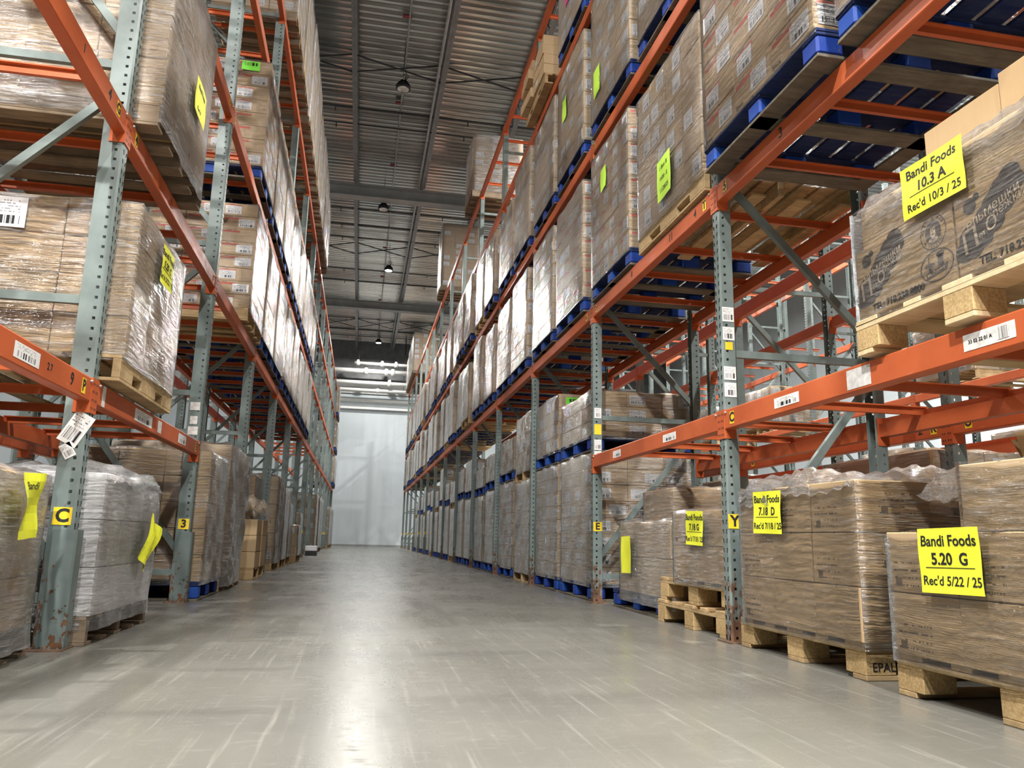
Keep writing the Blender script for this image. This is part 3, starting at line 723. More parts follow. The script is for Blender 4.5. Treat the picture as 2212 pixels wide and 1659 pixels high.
FAR = {}
def far_load_mesh(style, h, seed):
    """whole block of cartons in one mesh, for loads too small to show their parts"""
    def f():
        rnd = random.Random(seed); b = MB(); w, d = 1.2, 1.12
        cols = rnd.choice((3, 4)); rows = 3; tiers = max(2, round(h/rnd.choice((.16, .2, .25)))); cy, cx, cz = w/cols, d/rows, h/tiers
        for k in range(tiers):
            for j in range(cols):
                for i in range(rows):
                    if not (i == 0 or j in (0, cols-1) or k == tiers-1): continue
                    ox = rnd.uniform(-.008, .008); oy = rnd.uniform(-.006, .006)
                    lo = (i*cx+.003+ox, -w/2+j*cy+.003+oy, k*cz+.001); hi = ((i+1)*cx-.003+ox, -w/2+(j+1)*cy-.003+oy, (k+1)*cz-.003)
                    b.box(lo, hi)
                    for s_ in (-1, 1):
                        if (j == 0 and s_ < 0 or j == cols-1 and s_ > 0) and rnd.random() < .6:
                            yy = (lo[1]-.002) if s_ < 0 else (hi[1]+.002); xa = lo[0]+cx*.15; xb = xa+.17
                            q = [(xa, yy, lo[2]+cz*.18), (xb, yy, lo[2]+cz*.18), (xb, yy, lo[2]+cz*.8), (xa, yy, lo[2]+cz*.8)]
                            b.quad(q if s_ < 0 else [q[1], q[0], q[3], q[2]], 1)
                    if i == 0 and rnd.random() < .5:
                        ya = hi[1]-cy*.15; yb = ya-.16; xx = lo[0]-.002
                        b.quad([(xx, ya, lo[2]+cz*.18), (xx, yb, lo[2]+cz*.18), (xx, yb, lo[2]+cz*.8), (xx, ya, lo[2]+cz*.8)], 1)
        return b.mesh('carton_load', [style, 'label'])
    return cached(('far', style, h, seed), f)
def far_load(side, xf, yc, z, style, h, seed, label, group=None, wrapm='wrap_far', wscale=1.0):
    o = obj('carton_load', far_load_mesh(style, h, seed), None, (xf, yc, z), 0 if side > 0 else PI)
    o.scale = (1, wscale, 1)
    tag(o, label, 'carton load', group)
    obj('stretch_wrap', cached(('fw', h, seed % 5, wrapm), lambda: wrap_mesh(1.2, 1.12, h, seed, .02, True, -.002, wrapm, 12, 12)), o)
    return o
# ------------------------------------------------------------------ the building
def plane_box(lo, hi, mt, name):
    b = MB(); b.box(lo, hi); return struct(name, b.mesh(name, mt))
plane_box((-14, -9, -.2), (18, YWALL+.3, 0), 'floor', 'floor')
plane_box((-14, YWALL, 0), (18, YWALL+.3, 11.6), 'panel', 'wall_rear')
plane_box((-14.3, -9, 0), (-14, YWALL+.3, 11.6), 'panel', 'wall_left')
plane_box((18, -9, 0), (18.3, YWALL+.3, 11.6), 'panel', 'wall_right')
plane_box((-14, YWALL-.03, 0), (18, YWALL-.001, .09), 'girder', 'baseboard_rear')
for i, (z0, z1, dy) in enumerate(((7.50, 7.62, .25), (7.92, 8.06, .35), (8.40, 9.1, .12), (9.12, 11.4, .10))):
    plane_box((-14, YWALL-dy, z0), (18, YWALL-.001, z1), 'whitepipe' if i < 3 else 'steel', 'trim_%d' % (i+1))
def deck():
    b = MB(); z = 11.46; p = .205; y = -9.0; prof = []
    while y < YWALL:
        prof += [(y, z), (y+.075, z), (y+.098, z+.062), (y+.182, z+.062)]; y += p
    prof.append((YWALL, z))
    for i in range(len(prof)-1):
        (a, za), (c, zc) = prof[i], prof[i+1]
        b.quad([(-14.3, a, za), (-14.3, c, zc), (18.3, c, zc), (18.3, a, za)])
    b.box((-14.3, -9, z+.07), (18.3, YWALL+.3, z+.15))
    return b.mesh('ceiling', 'deck')
struct('ceiling', deck())
GY = (-1.4, 10.4, 22.2, 34.0)
def girder_mesh():
    b = MB(); b.box((-14, -.17, 0), (18, .17, .025)); b.box((-14, -.012, .025), (18, .012, .355)); b.box((-14, -.17, .355), (18, .17, .38)); return b.mesh('roof_girder', 'girder')
gm = girder_mesh()
for i, y in enumerate(GY):
    o = obj('roof_girder', gm, None, (0, y, 10.56))
    tag(o, 'wide grey steel roof girder crossing the aisle, ' + ['behind the camera', 'above the nearest bays', 'before the dark hanging lamp', 'closest to the white end wall'][i], 'girder', 'roof girders')
def joist_meshes(L):
    def f():
        bc, tc, w = MB(), MB(), MB()
        for s in (-1, 1):
            bc.box((s*.03-.028, 0.25, .0), (s*.03+.028, L-.25, .012)); bc.box((s*.012-.004, .25, .012), (s*.012+.004, L-.25, .06))
            tc.box((s*.035-.03, 0.0, .478), (s*.035+.03, L, .49)); tc.box((s*.012-.004, 0, .425), (s*.012+.004, L, .478))
        n = 14; st = (L-.6)/n
        for i in range(n):
            y = .3+i*st; w.bar((0, y, .03), (0, y+st/2, .46), .022, .022); w.bar((0, y+st/2, .46), (0, y+st, .03), .022, .022)
        return bc.mesh('bottom_chord', 'steel'), tc.mesh('top_chord', 'steel'), w.mesh('web_rods', 'steel')
    return cached(('joist', L), f)
JX = (-2.70, -.69, 1.33, 3.35)
for gi in range(4):
    y0 = GY[gi]; y1 = GY[gi+1] if gi < 3 else YWALL
    for j, x in enumerate(JX):
        t = thing('roof_joist', 'open web steel roof joist, %s across from the left, in the %s roof span' % (ORD[j], ORD[gi]), 'roof joist', (x, y0, 10.945), 0, 'roof joists')
        for me in joist_meshes(round(y1-y0, 2)): obj(me.name.split('.')[0], me, t)
    if gi:
        ym = (y0+y1)/2
        for j in range(3):
            t = thing('cross_bridging', 'dark crossed steel rods between roof joists, %s gap, %s roof span' % (ORD[j], ORD[gi]), 'bracing', (JX[j], ym, 10.96), 0, 'cross bridging')
            d = JX[j+1]-JX[j]
            obj('rod', bar_mesh((.03, 0, .02), (d-.03, 0, .46), .03, .03, 'darkpipe'), t); obj('rod', bar_mesh((.03, .03, .46), (d-.03, .03, .02), .03, .03, 'darkpipe'), t)
for i, y in enumerate((18.4, 19.2, 24.7, 26.1, 27.3, 30.8, 32.3, 36.2, 38.2, 40.4, 41.7)):
    b = MB(); b.tube([(-8, 0, 0), (11, 0, 0)], .024 if i % 3 else .034, 8)
    for x in (-2.1, -1.2, 2.2, 3.1): b.tube([(x, 0, 0), (x, 0, -.10), (x, .0, -.13)], [.014, .014, .03], 8)
    o = obj('sprinkler_pipe', b.mesh('sprinkler_pipe', 'darkpipe', smooth=True), None, (0, y, 11.30))
    tag(o, 'thin dark sprinkler pipe under the roof deck, %s from the camera' % ORD[i], 'pipe', 'sprinkler pipes')
b = MB(); b.tube([(0, -1, 0), (0, 43.3, 0)], .030, 10)
for k in range(15):
    b.tube([(0, 1+k*3, 0), (0, 1.07+k*3, 0)], .042, 10)
tag(obj('water_pipe', b.mesh('water_pipe', 'galv', smooth=True), None, (1.19, 0, 10.97)), 'long pale pipe running beside the right roof joist', 'pipe')
b = MB(); b.tube([(0, -1, 0), (0, 43.3, 0)], .020, 8)
for k in range(12): b.box((-.15, 1+k*3.4, -.01), (.04, 1.09+k*3.4, .03), 1)
tag(obj('conduit', b.mesh('conduit', ['galv', 'tag'], smooth=False), None, (.44, 0, 11.36)), 'thin electrical conduit along the middle of the roof feeding the lamps', 'conduit')
for i, (z, r, x0, x1, off, lab) in enumerate(((9.74, .085, -.72, 3.2, -.75, 'topmost white jacketed pipe before the end wall, with valve flanges'), (9.38, .13, -3.2, 2.3, -.42, 'thickest white jacketed pipe before the end wall'),
                                  (8.80, .11, -3.2, 3.2, -.08, 'third white jacketed pipe down before the end wall'), (8.45, .10, -3.2, 3.2, .22, 'lowest white jacketed pipe before the end wall'))):
    t = thing('insulated_pipe', lab, 'pipe', (0, YWALL-1.2+off, z), 0)
    b = MB(); b.tube([(x0, 0, 0), (x1, 0, 0)], r, 14)
    obj('pipe_run', b.mesh('pipe_run', 'whitepipe', smooth=True), t)
    for x in ((-.55, 1.5, .75) if i == 0 else (-.1, 1.0, 1.35) if i == 1 else (.6,) if i == 3 else (1.2,)):
        b = MB(); b.tube([(x-.09, 0, 0), (x+.09, 0, 0)], r*1.55, 14); b.tube([(x, 0, 0), (x, 0, r*2.1)], r*.8, 12)
        obj('valve', b.mesh('valve', 'whitepipe', smooth=True), t)
    for x in (-2.4, 2.0) if i else (-.5, 2.0): obj('hanger_rod', bar_mesh((x, 0, r*.5), (x, 0, 11.50-z), .016, .016, 'darkpipe'), t)

def lamp(x, y, z, on, label, power=1.0):
    t = thing('high_bay_lamp', label, 'lamp', (x, y, z), 0, 'high bay lamps')
    def parts():
        h, k, l, c = MB(), MB(), MB(), MB()
        h.lathe([(.0, .20), (.05, .20), (.06, .17), (.10, .11), (.155, .06), (.165, .03), (.165, .0), (.15, -.012), (.13, -.012)], 28)
        for i in range(20):
            a = 2*PI*i/20; h.bar((.05*math.cos(a), .05*math.sin(a), .20), (.155*math.cos(a), .155*math.sin(a), .065), .006, .03)
        k.tube([(.0+.05*math.sin(q*.55), .02, .20+.05*q*.6) for q in range(0, 7)], .010, 8)
        l.lathe([(.13, -.011), (.09, .012), (.05, .018), (0, .020)], 28)
        return h.mesh('housing', 'housing', smooth=False), k.mesh('hook', 'housing', smooth=True), l.mesh('lens', 'lit'), l.mesh('lens', 'unlit')
    H, K, L1, L0 = cached('lampparts', parts)
    c = MB(); c.tube([(.03, 0, .2)] + [(.05+.07*math.cos(a*.9), .02, .33+.06*math.sin(a*.9)) for a in range(7)] + [(0, 0, .55), (0, 0, 11.47-z)], .008, 6); C_ = c.mesh('cord', 'housing', smooth=True)
    obj('housing', H, t); obj('hook', K, t); obj('cord', C_, t); le = obj('lens', L1 if on else L0, t)
    le['label'] = 'glowing lens' if on else 'unlit silver reflector'
    if on:
        ld = bpy.data.lights.new('lamp_light', 'AREA'); ld.shape = 'DISK'; ld.size = .26; ld.energy = LAMP_W*power; ld.color = LAMP_COL
        lo = bpy.data.objects.new('lamp_light', ld); COL.objects.link(lo); lo.parent = t; lo.location = (0, 0, -.03)
    return t
lamp(.41, 15.9, 10.45, False, 'black hanging high bay lamp, unlit, nearest in view under the roof')
lamp(.18, 22.6, 10.45, False, 'black hanging high bay lamp, unlit, just past the grey girder')
lamp(.55, 28.2, 10.45, True, 'glaring lit high bay lamp in mid aisle', .6)
lamp(.46, 39.6, 10.45, True, 'glaring lit high bay lamp nearest the white end wall', .34)
for x, y, z, p, n in ((-1.75, -.9, 8.0, 1.15, 'over the left of the aisle'), (1.25, -1.9, 8.6, .8, 'over the right of the aisle'), (.05, -7.5, 8.0, 1.2, 'farther behind')): lamp(x, y, z, True, 'lit high bay lamp above the camera, ' + n, p)
for x, n in ((6.45, 'right'), (-5.7, 'left')):
    for i, y in enumerate((2, 13, 24, 36)): lamp(x, y, 10.45, True, 'lit high bay lamp over the neighbouring aisle to the %s, %s along' % (n, ORD[i]), (1.2, 1.5, 1.2, .45)[i] if x > 0 else (.9, .45, .35, .3)[i])

for x, y, n in ((13.4, 7, 'far right aisle, nearer'), (13.4, 18, 'far right aisle, farther'), (-11, 12, 'far left aisle')): lamp(x, y, 10.45, True, 'added unseen fill lamp over the ' + n, 1.0)  # unseen lamps added to brighten the side walls and gap background

# ------------------------------------------------------------------ rack uprights
RLET = {0: 'Y', 1: 'E', 8: 'L', 9: 'V', 10: 'M', 11: 'W', 12: 'C', 13: 'B'}
LLET = {0: 'C', 1: '3', 4: '5', 6: 'P', 8: 'A', 9: 'R', 10: 'N', 11: 'C'}
for k in range(-1, 14):
    for side in (1, -1):
        y = (YR+BR*k) if side > 0 else (YL+BL*k)
        let = (RLET if side > 0 else LLET).get(k)
        lab = 'green perforated %s rack upright %s' % (SIDE[side], 'with yellow %s plate' % let if k in (0, 1) or (side < 0 and k in (4, 6)) else '%s' % ('%s beyond the %s upright' % (ORD[k-1], 'Y' if side > 0 else 'C') if k > 0 else 'just before the %s upright' % ('Y' if side > 0 else 'C')))
        upright(side, RX if side > 0 else LX, y, 7.90 if side > 0 else 7.46, lab, let, guard=(side < 0 and k >= 0) or k >= 8, group='%s rack uprights' % SIDE[side])
up = {(o['label']): o for o in bpy.data.objects if o.get('category') == 'rack upright'}
yup = up['green perforated right rack upright with yellow Y plate']; eup = up['green perforated right rack upright with yellow E plate']; cup = up['green perforated left rack upright with yellow C plate']; tup = up['green perforated left rack upright with yellow 3 plate']
def bl(parent, w, h, face, loc, mt='label_wide', tilt=0, name='barcode_label', rotm=None):
    return obj(name, cached(('bl', w, h, mt), lambda: sheet(w, h, mt, thick=.0008)), parent, loc, rot=(rotm if rotm is not None else erot(face, tilt)))
for z, w, h in ((1.985, .078, .095), (1.86, .078, .085), (1.605, .080, .085), (1.50, .080, .09), (1.78, .05, .05)):
    bl(yup, w, h, 'C', (.045, -.0445, z), 'label_wide' if w > .06 else 'plate_yellow')
for z in (1.78, 1.62, 1.47, 1.36): bl(eup, .07, .10, 'C', (.045, -.0445, z), 'label_wide' if z != 1.62 else 'plate_yellow')
Lc = (Matrix.Rotation(PI, 3, 'Z') @ FACEROT['C'])
s = bl(cup, .10, .17, 'C', (.045, .0460, 1.06), 'label_wide', rotm=(Lc @ Matrix.Rotation(-.5, 3, 'Z')).to_euler())
bl(cup, .055, .075, 'C', (.072, .0460, .95), 'label_wide', rotm=(Lc @ Matrix.Rotation(.55, 3, 'Z')).to_euler())
for z, w in ((1.62, .08), (1.50, .06), (1.41, .08)): bl(tup, w, .07, 'C', (.06, .0460, z), 'wood_print', rotm=Lc.to_euler())

# ------------------------------------------------------------------ shelf beams and cross bars
LEV = ['lowest', 'second', 'third', 'fourth', 'top']
BE = {}
for side in (1, -1):
    for lv in range(5):
        z = (RB if side > 0 else LB)[lv]
        ks = range(-1, 1) if lv == 0 else range(-1, 13)
        for k in ks:
            P0 = (YR+BR*k+.085) if side > 0 else (YL+BL*k+.088); L = (BR-.085) if side > 0 else (BL-.088)
            bay = 'bay %s upright %s' % (('before', 'Y' if side > 0 else 'C') if k < 0 else ('after', ('Y', 'E')[k] if side > 0 else ('C', '3')[k])) if k < 2 else '%s bay along' % ORD[k+1]
            g = '%s shelf beams of the %s rack' % (LEV[lv], SIDE[side])
            BE[side, lv, k] = shelf_beam(side, RX if side > 0 else LX, P0, L, z, 'orange %s-level beam, aisle side, %s rack, %s' % (LEV[lv], SIDE[side], bay), g, near=k < 2)
            if (side > 0 and k <= 4 and lv < 4) or (side < 0 and k <= 8 and lv != 4 and (lv < 4)) or (lv == 4 and k <= 3):
                # the beam at the back of the bay faces the other way
                x = RX+DEP if side > 0 else LX-DEP
                shelf_beam(-side, x, P0, L, z, 'orange %s-level beam, back side, %s rack, %s' % (LEV[lv], SIDE[side], bay), 'rear ' + g)
            if (side > 0 and k <= 3) or (side < 0 and k <= 6):
                n = 4 if k < 3 else 3
                for q in range(n):
                    yy = P0 + L*(q+.5)/n + random.uniform(-.05, .05)
                    o = obj('cross_bar', xbar_mesh(DEP-.06), None, (RX+.042 if side > 0 else LX-.042, yy, z+BH-.035), 0 if side > 0 else PI)
                    tag(o, '%s orange cross bar on the %s level, %s rack, %s' % (['nearest', 'second', 'third', 'fourth'][q], LEV[lv], SIDE[side], bay), 'cross bar', 'cross bars of the %s rack' % SIDE[side])
def onbeam(side, lv, k, y, z=None):
    b_ = BE[side, lv, k]; return b_, (-.0028, (y-b_.location.y) if side > 0 else (b_.location.y-y), (z-b_.location.z) if z else BH/2)
def bplate(side, lv, k, y, ch, size=.075, w=.05):
    b_, l = onbeam(side, lv, k, y); p = letter_plate(b_, ch, 'R', l, size, 'level_plate', w); return p
def bstencil(side, lv, k, y, s, size=.075):
    b_, l = onbeam(side, lv, k, y); obj('stencil_lettering', cached(('st', s, size), lambda: text_mesh([(s, size, 0, 0, .02)], 'ink')), b_, l, rot=erot('R'))
def blabel(side, lv, k, y, w=.2, h=.055, mt='label_wide', tilt=0, txt=None):
    b_, l = onbeam(side, lv, k, y); p = bl(b_, w, h, 'R', l, mt, tilt, 'rack_label')
    return p
blabel(-1, 0, -1, 3.38, .25, .065); bstencil(-1, 0, -1, 3.89, '9', .085); bplate(-1, 0, -1, 4.05, 'P')
bstencil(-1, 0, -1, 3.62, '2 7', .045)
blabel(-1, 0, 0, 4.36, .05, .11, 'wood_print'); blabel(-1, 0, 0, 5.15, .40, .075); blabel(-1, 0, 0, 5.55, .10, .08, 'wood_print'); blabel(-1, 0, 0, 6.25, .26, .07); bplate(-1, 0, 0, 6.77, 'E')
bstencil(-1, 1, -1, 3.88, '4', .085); bplate(-1, 1, -1, 4.02, 'G'); bstencil(-1, 1, -1, 3.5, 'I', .06); bplate(-1, 1, 0, 4.36, '4')
bplate(-1, 1, 0, 6.79, '8', .06, .04); bplate(-1, 2, 0, 6.72, '3', .06, .04); bplate(-1, 2, 1, 7.05, '9', .06, .04)
bplate(1, 0, -1, 4.235, 'C'); blabel(1, 0, -1, 3.625, .24, .055); bstencil(1, 0, -1, 3.63, '000', .05) ; blabel(1, 0, -1, 3.02, .17, .09, 'wood_print'); lb = blabel(1, 0, -1, 2.28, .235, .062, 'wood_print'); bl(BE[1, 0, -1], .05, .045, 'R', (-.0045, 2.215-BE[1, 0, -1].location.y, BH/2), 'barcode_only', name='barcode')
bstencil(1, 0, -1, 2.29, '', .05) if False else None
blabel(1, 0, 0, 5.20, .24, .055); blabel(1, 0, 0, 6.37, .2, .06)
bplate(1, 1, -1, 4.22, '5'); bstencil(1, 1, -1, 3.55, '3', .085); bplate(1, 1, 0, 4.52, 'T'); bstencil(1, 1, 0, 4.67, '4', .08); bstencil(1, 1, 0, 5.10, '11', .08); bstencil(1, 1, 0, 5.95, 'II', .07)
bplate(1, 1, 0, 6.98, 'D', .065, .045); bplate(1, 1, 1, 7.30, '6', .07, .05); bplate(1, 2, 0, 7.0, 'U', .06, .04); bplate(1, 2, 1, 9.7, 'B', .06, .04)
def black_txt(side, lv, k, y, s, size, dz=0):
    b_, l = onbeam(side, lv, k, y); obj('lettering', cached(('bt', s, size), lambda: text_mesh([(s, size, 0, 0, .01)], 'ink')), b_, (l[0]-.002, l[1], l[2]+dz), rot=erot('R'))
black_txt(1, 0, -1, 2.318, '33 02 22 01 A', .019)

# ------------------------------------------------------------------ neighbouring racks seen through the gaps
def side_row(side, xf, ks, lvls, where, y0, pitch, rear=True):
    for k in ks:
        y = y0+pitch*k
        upright(side, xf, y, 7.5, 'green rack upright in the %s, %s along' % (where, ORD[k-ks[0]]), None, False, full=False, group='uprights of the ' + where)
    zb = RB if side > 0 else LB
    for lv in lvls:
        for k in ks[:-1]:
            P0 = y0+pitch*k+.088; L = pitch-.088
            shelf_beam(side, xf, P0, L, zb[lv], 'orange near-side beam in the %s, %s level, %s bay' % (where, LEV[lv], ORD[k-ks[0]]), 'near beams of the ' + where)
            if rear: shelf_beam(-side, xf+side*DEP, P0, L, zb[lv], 'orange far-side beam in the %s, %s level, %s bay' % (where, LEV[lv], ORD[k-ks[0]]), 'far beams of the ' + where)
R2X, R3X, L2X, L3X = RX+DEP+.26, 8.25, LX-DEP-.26, -7.3
r2 = 'row backing onto the right rack'; r3 = 'row across the aisle to the right'; l2 = 'row backing onto the left rack'; l3 = 'row across the aisle to the left'
side_row(1, R2X, list(range(-1, 5)), (0, 1, 2), r2, YR-.25, BR)
side_row(1, R3X, list(range(1, 9)), (0, 1, 2, 3), r3, YR+.4, BR, False)
r4 = 'second row across the right aisle'
side_row(1, R3X+DEP+.25, list(range(1, 8)), (1, 2, 3), r4, YR-.3, BR, False)
for k in range(1, 7):
    for lv in (2, 3):
        for q in range(3):
            o = obj('cross_bar', xbar_mesh(DEP-.06), None, (R3X+.042, YR+.4+BR*k+.45+q*.9, RB[lv]+BH-.035)); tag(o, '%s orange cross bar, %s bay, %s level, %s' % (['nearest', 'second', 'third'][q], ORD[k-1], LEV[lv], r3), 'cross bar', 'cross bars of the ' + r3)
side_row(-1, L2X, list(range(-1, 6)), (0, 1), l2, YL+.2, BL, False)
side_row(-1, L3X, list(range(0, 9)), (0, 1), l3, YL+.5, BL, False)
for y, ch in ((4.24, 'R'), (3.95, 'U'), (4.36, '2'), (6.56, '8')):
    for o in list(bpy.data.objects):
        if o.get('category') == 'shelf beam' and o['label'].startswith('orange near-side beam in the %s, lowest' % r2) and o.location.y < y < o.location.y+2.6:
            if ch == '2': obj('stencil_lettering', text_mesh([('2', .085, 0, 0, .02)], 'ink'), o, (-.0028, y-o.location.y, BH/2), rot=erot('R'))
            else: letter_plate(o, ch, 'R', (-.0028, y-o.location.y, BH/2), .075, 'level_plate', .055)
CNT = {}
def nth(key):
    CNT[key] = CNT.get(key, -1)+1; return ORD[CNT[key]]
for k in range(-1, 5):
    for q in (0, 1):
        yc = YR-.25+BR*k+.75+q*1.32
        if k >= 0 or q: 
            far_load(1, R2X-.02, yc, .158, 'kraft', (1.02, .86)[q], 3+q+2*k+3, 'brown load on the floor of the %s, %s along' % (r2, nth('r2')), 'floor loads of the ' + r2, 'wrap')
            pallet('wood', 1, R2X-.02, yc, 0, 1.2, 1.12, 'wooden pallet on the floor of the %s, %s along' % (r2, nth('r2p')), False)
for k in range(1, 7):
    for q in (0, 1):
        yc = YR+.4+BR*k+.75+q*1.32
        if (k+q) % 3 == 0: continue
        far_load(1, R3X, yc, (2.875 if q else 1.385)+.14, 'kraft_light', (.55, .8)[q], 20+q+k, 'pale load in the %s, %s along' % (r3, nth('r3')), 'loads of the ' + r3, 'wrap')
        pallet('wood', 1, R3X, yc, 2.875 if q else 1.385, 1.2, 1.12, 'wooden pallet up in the %s, %s along' % (r3, nth('r3p')), False)
for k in (-1, 0, 1):
    for q in (0, 1):
        yc = YL+.2+BL*k+.72+q*1.3
        far_load(-1, L2X+.02, yc, .14, 'kraft', .8, 11+q+k, 'brown load on the floor of the %s, %s along' % (l2, nth('l2')), 'floor loads of the ' + l2, 'wrap')
        pallet('wood', -1, L2X+.02, yc, 0, 1.2, 1.12, 'wooden pallet on the floor of the %s, %s along' % (l2, nth('l2p')), False)

# ------------------------------------------------------------------ right rack: the near pallets one by one
LEVN = {-1: 'floor', 0: 'lowest beams', 1: 'second beams', 2: 'third beams', 3: 'fourth beams', 4: 'top beams'}
def place(side, lv, kind, yc, w, xf=None, what='', near=True, z=None, d=1.12, rotz=0):
    zt = 0 if lv < 0 else (RB if side > 0 else LB)[lv]+BH+.0155
    z = zt if z is None else z
    xf = xf if xf is not None else (RX-.03 if side > 0 else LX+.04)
    col = {'blue': 'blue', 'euro': 'pale block', 'euro_old': 'wooden block', 'wood': 'wooden', 'woodx': 'wooden', 'dark': 'dark wooden', 'black': 'black plastic'}[kind]
    pallet(kind, side, xf, yc, z, w, d, col + ' pallet ' + what, near, rotz)
    return z+PALH[kind], xf
# -- floor, before upright Y
z, xf = place(1, -1, 'euro_old', 2.28, 1.16, RX-.035, "under the cartons with the 5.20 G sheet")
t = load(1, xf-.015, 1.74, 2.85, z, .47, 3, 2, 'kraft', "plain brown cartons under film with the yellow 5.20 G sheet", wrapm='wrap_thin', labels=0, seed=2, amp=.006, wraptop=False)
sign_sheet(t, bandi('5.20  G', '5/22 / 25', .29, .228), 'R', (-.03, (2.85+1.74)/2-2.47+1.0*0 if False else 2.47-2.295, .365), .30, .232, .02, 3, label='yellow paper reading Bandi Foods 5.20 G')
cm = carton_mesh(.37, .36, .235, 'kraft')
for j, yy in enumerate((-.40, -.032)): obj('carton', cm, t, (.2, yy+.0, .471), .02*j)
obj('stretch_wrap', wrap_mesh(.74, .37, .235, 55, .012, False, -.01, 'wrap_thin', 20, 8), t, (.015, -.216, .472))
def open_carton(t, loc, rz, dx, dy, dz):
    def f():
        b = MB(); k = .004
        b.box((-dx/2, -dy/2, 0), (dx/2, dy/2, .004)); b.box((-dx/2, -dy/2, 0), (-dx/2+k, dy/2, dz)); b.box((dx/2-k, -dy/2, 0), (dx/2, dy/2, dz)); b.box((-dx/2, -dy/2, 0), (dx/2, -dy/2+k, dz)); b.box((-dx/2, dy/2-k, 0), (dx/2, dy/2, dz))
        b.quad([(-dx/2, -dy/2, dz), (-dx/2, dy/2, dz), (-dx/2-.03, dy/2, dz+.12), (-dx/2-.03, -dy/2, dz+.12)]); b.quad([(dx/2, -dy/2, dz), (dx/2, dy/2, dz), (dx/2+.06, dy/2, dz+.11), (dx/2+.06, -dy/2, dz+.11)])
        b.quad([(-dx/2, dy/2, dz), (dx/2, dy/2, dz), (dx/2, dy/2+.05, dz+.10), (-dx/2, dy/2+.05, dz+.10)])
        return b.mesh('open_carton', 'kraft', 0)
    o = obj('open_carton', cached(('open', dx, dy, dz), f), t, loc, rz); o['label'] = 'open topped carton with raised flaps'; return o
open_carton(t, (.62, .12, .471), .06, .36, .34, .27); open_carton(t, (.72, -.25, .471), -.04, .36, .34, .30)
def film_drape(t, x0, x1, y0, y1, z, seed, mt='film', amp=.05, nx=34, ny=34, slope=(0, 0)):
    rnd = random.Random(seed); ph = [rnd.uniform(0, 6) for _ in range(6)]; b = MB()
    for j in range(ny+1):
        for i in range(nx+1):
            u, v = i/nx, j/ny
            zz = z + amp*(.5+.5*math.sin(ph[0]+9*u+5*v)*math.sin(ph[1]+7*v-4*u)) + amp*.35*math.sin(ph[2]+25*u+11*v) + amp*.3*math.sin(ph[5]+38*u-27*v)*math.sin(ph[1]+31*v) + slope[0]*u + slope[1]*v
            e = min(u, v, 1-u, 1-v)
            if e < .06: zz -= (.06-e)*1.6
            b.v.append((x0+(x1-x0)*u+.01*math.sin(ph[3]+14*v), y0+(y1-y0)*v+.01*math.sin(ph[4]+15*u), zz))
    for j in range(ny):
        for i in range(nx):
            a = j*(nx+1)+i; b.f.append((a, a+1, a+nx+2, a+nx+1)); b.mi.append(0); b.uv.append(((0,0),)*4)
    return obj('film_cover', b.mesh('film_cover', mt, 0, True), t)
film_drape(t, .15, 1.10, -.50, .55, .735, 4, slope=(-.03, -.06))
z, xf = place(1, -1, 'euro_old', 3.68, 1.12, RX+.01, "under the cartons with the 7.18 D sheet")
t = load(1, xf-.02, 3.09, 4.17, z, .705, 3, 3, 'kraft', "plain brown cartons under film with the yellow 7.18 D sheet", wrapm='wrap_thin', labels=0, seed=5, amp=.008, skip=((2, 2),), wraptop=False)
obj('carton', carton_mesh(.37, .34, .20, 'kraft'), t, (.19, .35, .471), .05)
sign_sheet(t, bandi('7.18  D', '7/18 / 25', .29, .225), 'R', (-.03, 3.80-3.63, .575), .285, .222, -.02, 7, label='yellow paper reading Bandi Foods 7.18 D')
film_drape(t, -.02, 1.10, -.53, .53, .715, 9, amp=.06); film_drape(t, -.03, .3, .1, .5, .69, 10, amp=.03)
for o in [c for c in t.children if c.name.startswith('carton')][:2]: pass
ep = obj('block_stamp', text_mesh([('EPAL', .052, 0, 0, .01)], 'ink'), next(o for o in bpy.data.objects if o.get('label') == "wooden block pallet under the cartons with the 7.18 D sheet"), (.085, -.5615, .055), rot=erot('C'))
# -- floor, between Y and E
z, xf = place(1, -1, 'euro_old', 5.03, 1.10, RX+.04, "lower of two stacked beside upright Y")
z, xf = place(1, -1, 'euro_old', 5.0, 1.10, RX+.06, "upper of two stacked beside upright Y", z=z+.001, rotz=.015)
t = load(1, RX+.045, 4.45, 5.28, z, .46, 2, 2, 'kraft', "small brown carton load with yellow 7.18 G sheet on two stacked pallets", wrapm='wrap', labels=0, seed=8, skirt=.03 if False else 0) if False else load(1, RX+.045, 4.45, 5.28, z, .46, 2, 2, 'kraft', "small brown carton load with yellow 7.18 G sheet on two stacked pallets", wrapm='wrap', labels=0, seed=8, amp=.02)
sign_sheet(t, bandi('7.18 G', '7/18 / 25', .29, .225), 'R', (-.032, 4.84-4.865, .345), .27, .222, -.03, 11, label='yellow paper reading Bandi Foods 7.18 G')
z, xf = place(1, -1, 'blue', 6.22, 1.15, RX+.10, "under the film-wrapped cartons near upright E")
t = load(1, RX+.09, 5.42, 6.58, z, .57, 3, 2, 'kraft', "film-wrapped brown cartons on a blue pallet near upright E", wrapm='wrap_heavy', labels=0, seed=12, amp=.03, wz0=-.08)
obj('carton', carton_mesh(.9, .62, .24, 'kraft'), t, (.5, -.2, .572)); obj('stretch_wrap', wrap_mesh(.62, .9, .24, 77, .02, True, -.02, 'wrap', 14, 8), t, (.05, -.2, .572))
sign_sheet(t, None, 'R', (-.045, .28, .30), .24, .30, .03, 13, label='yellow paper under film')
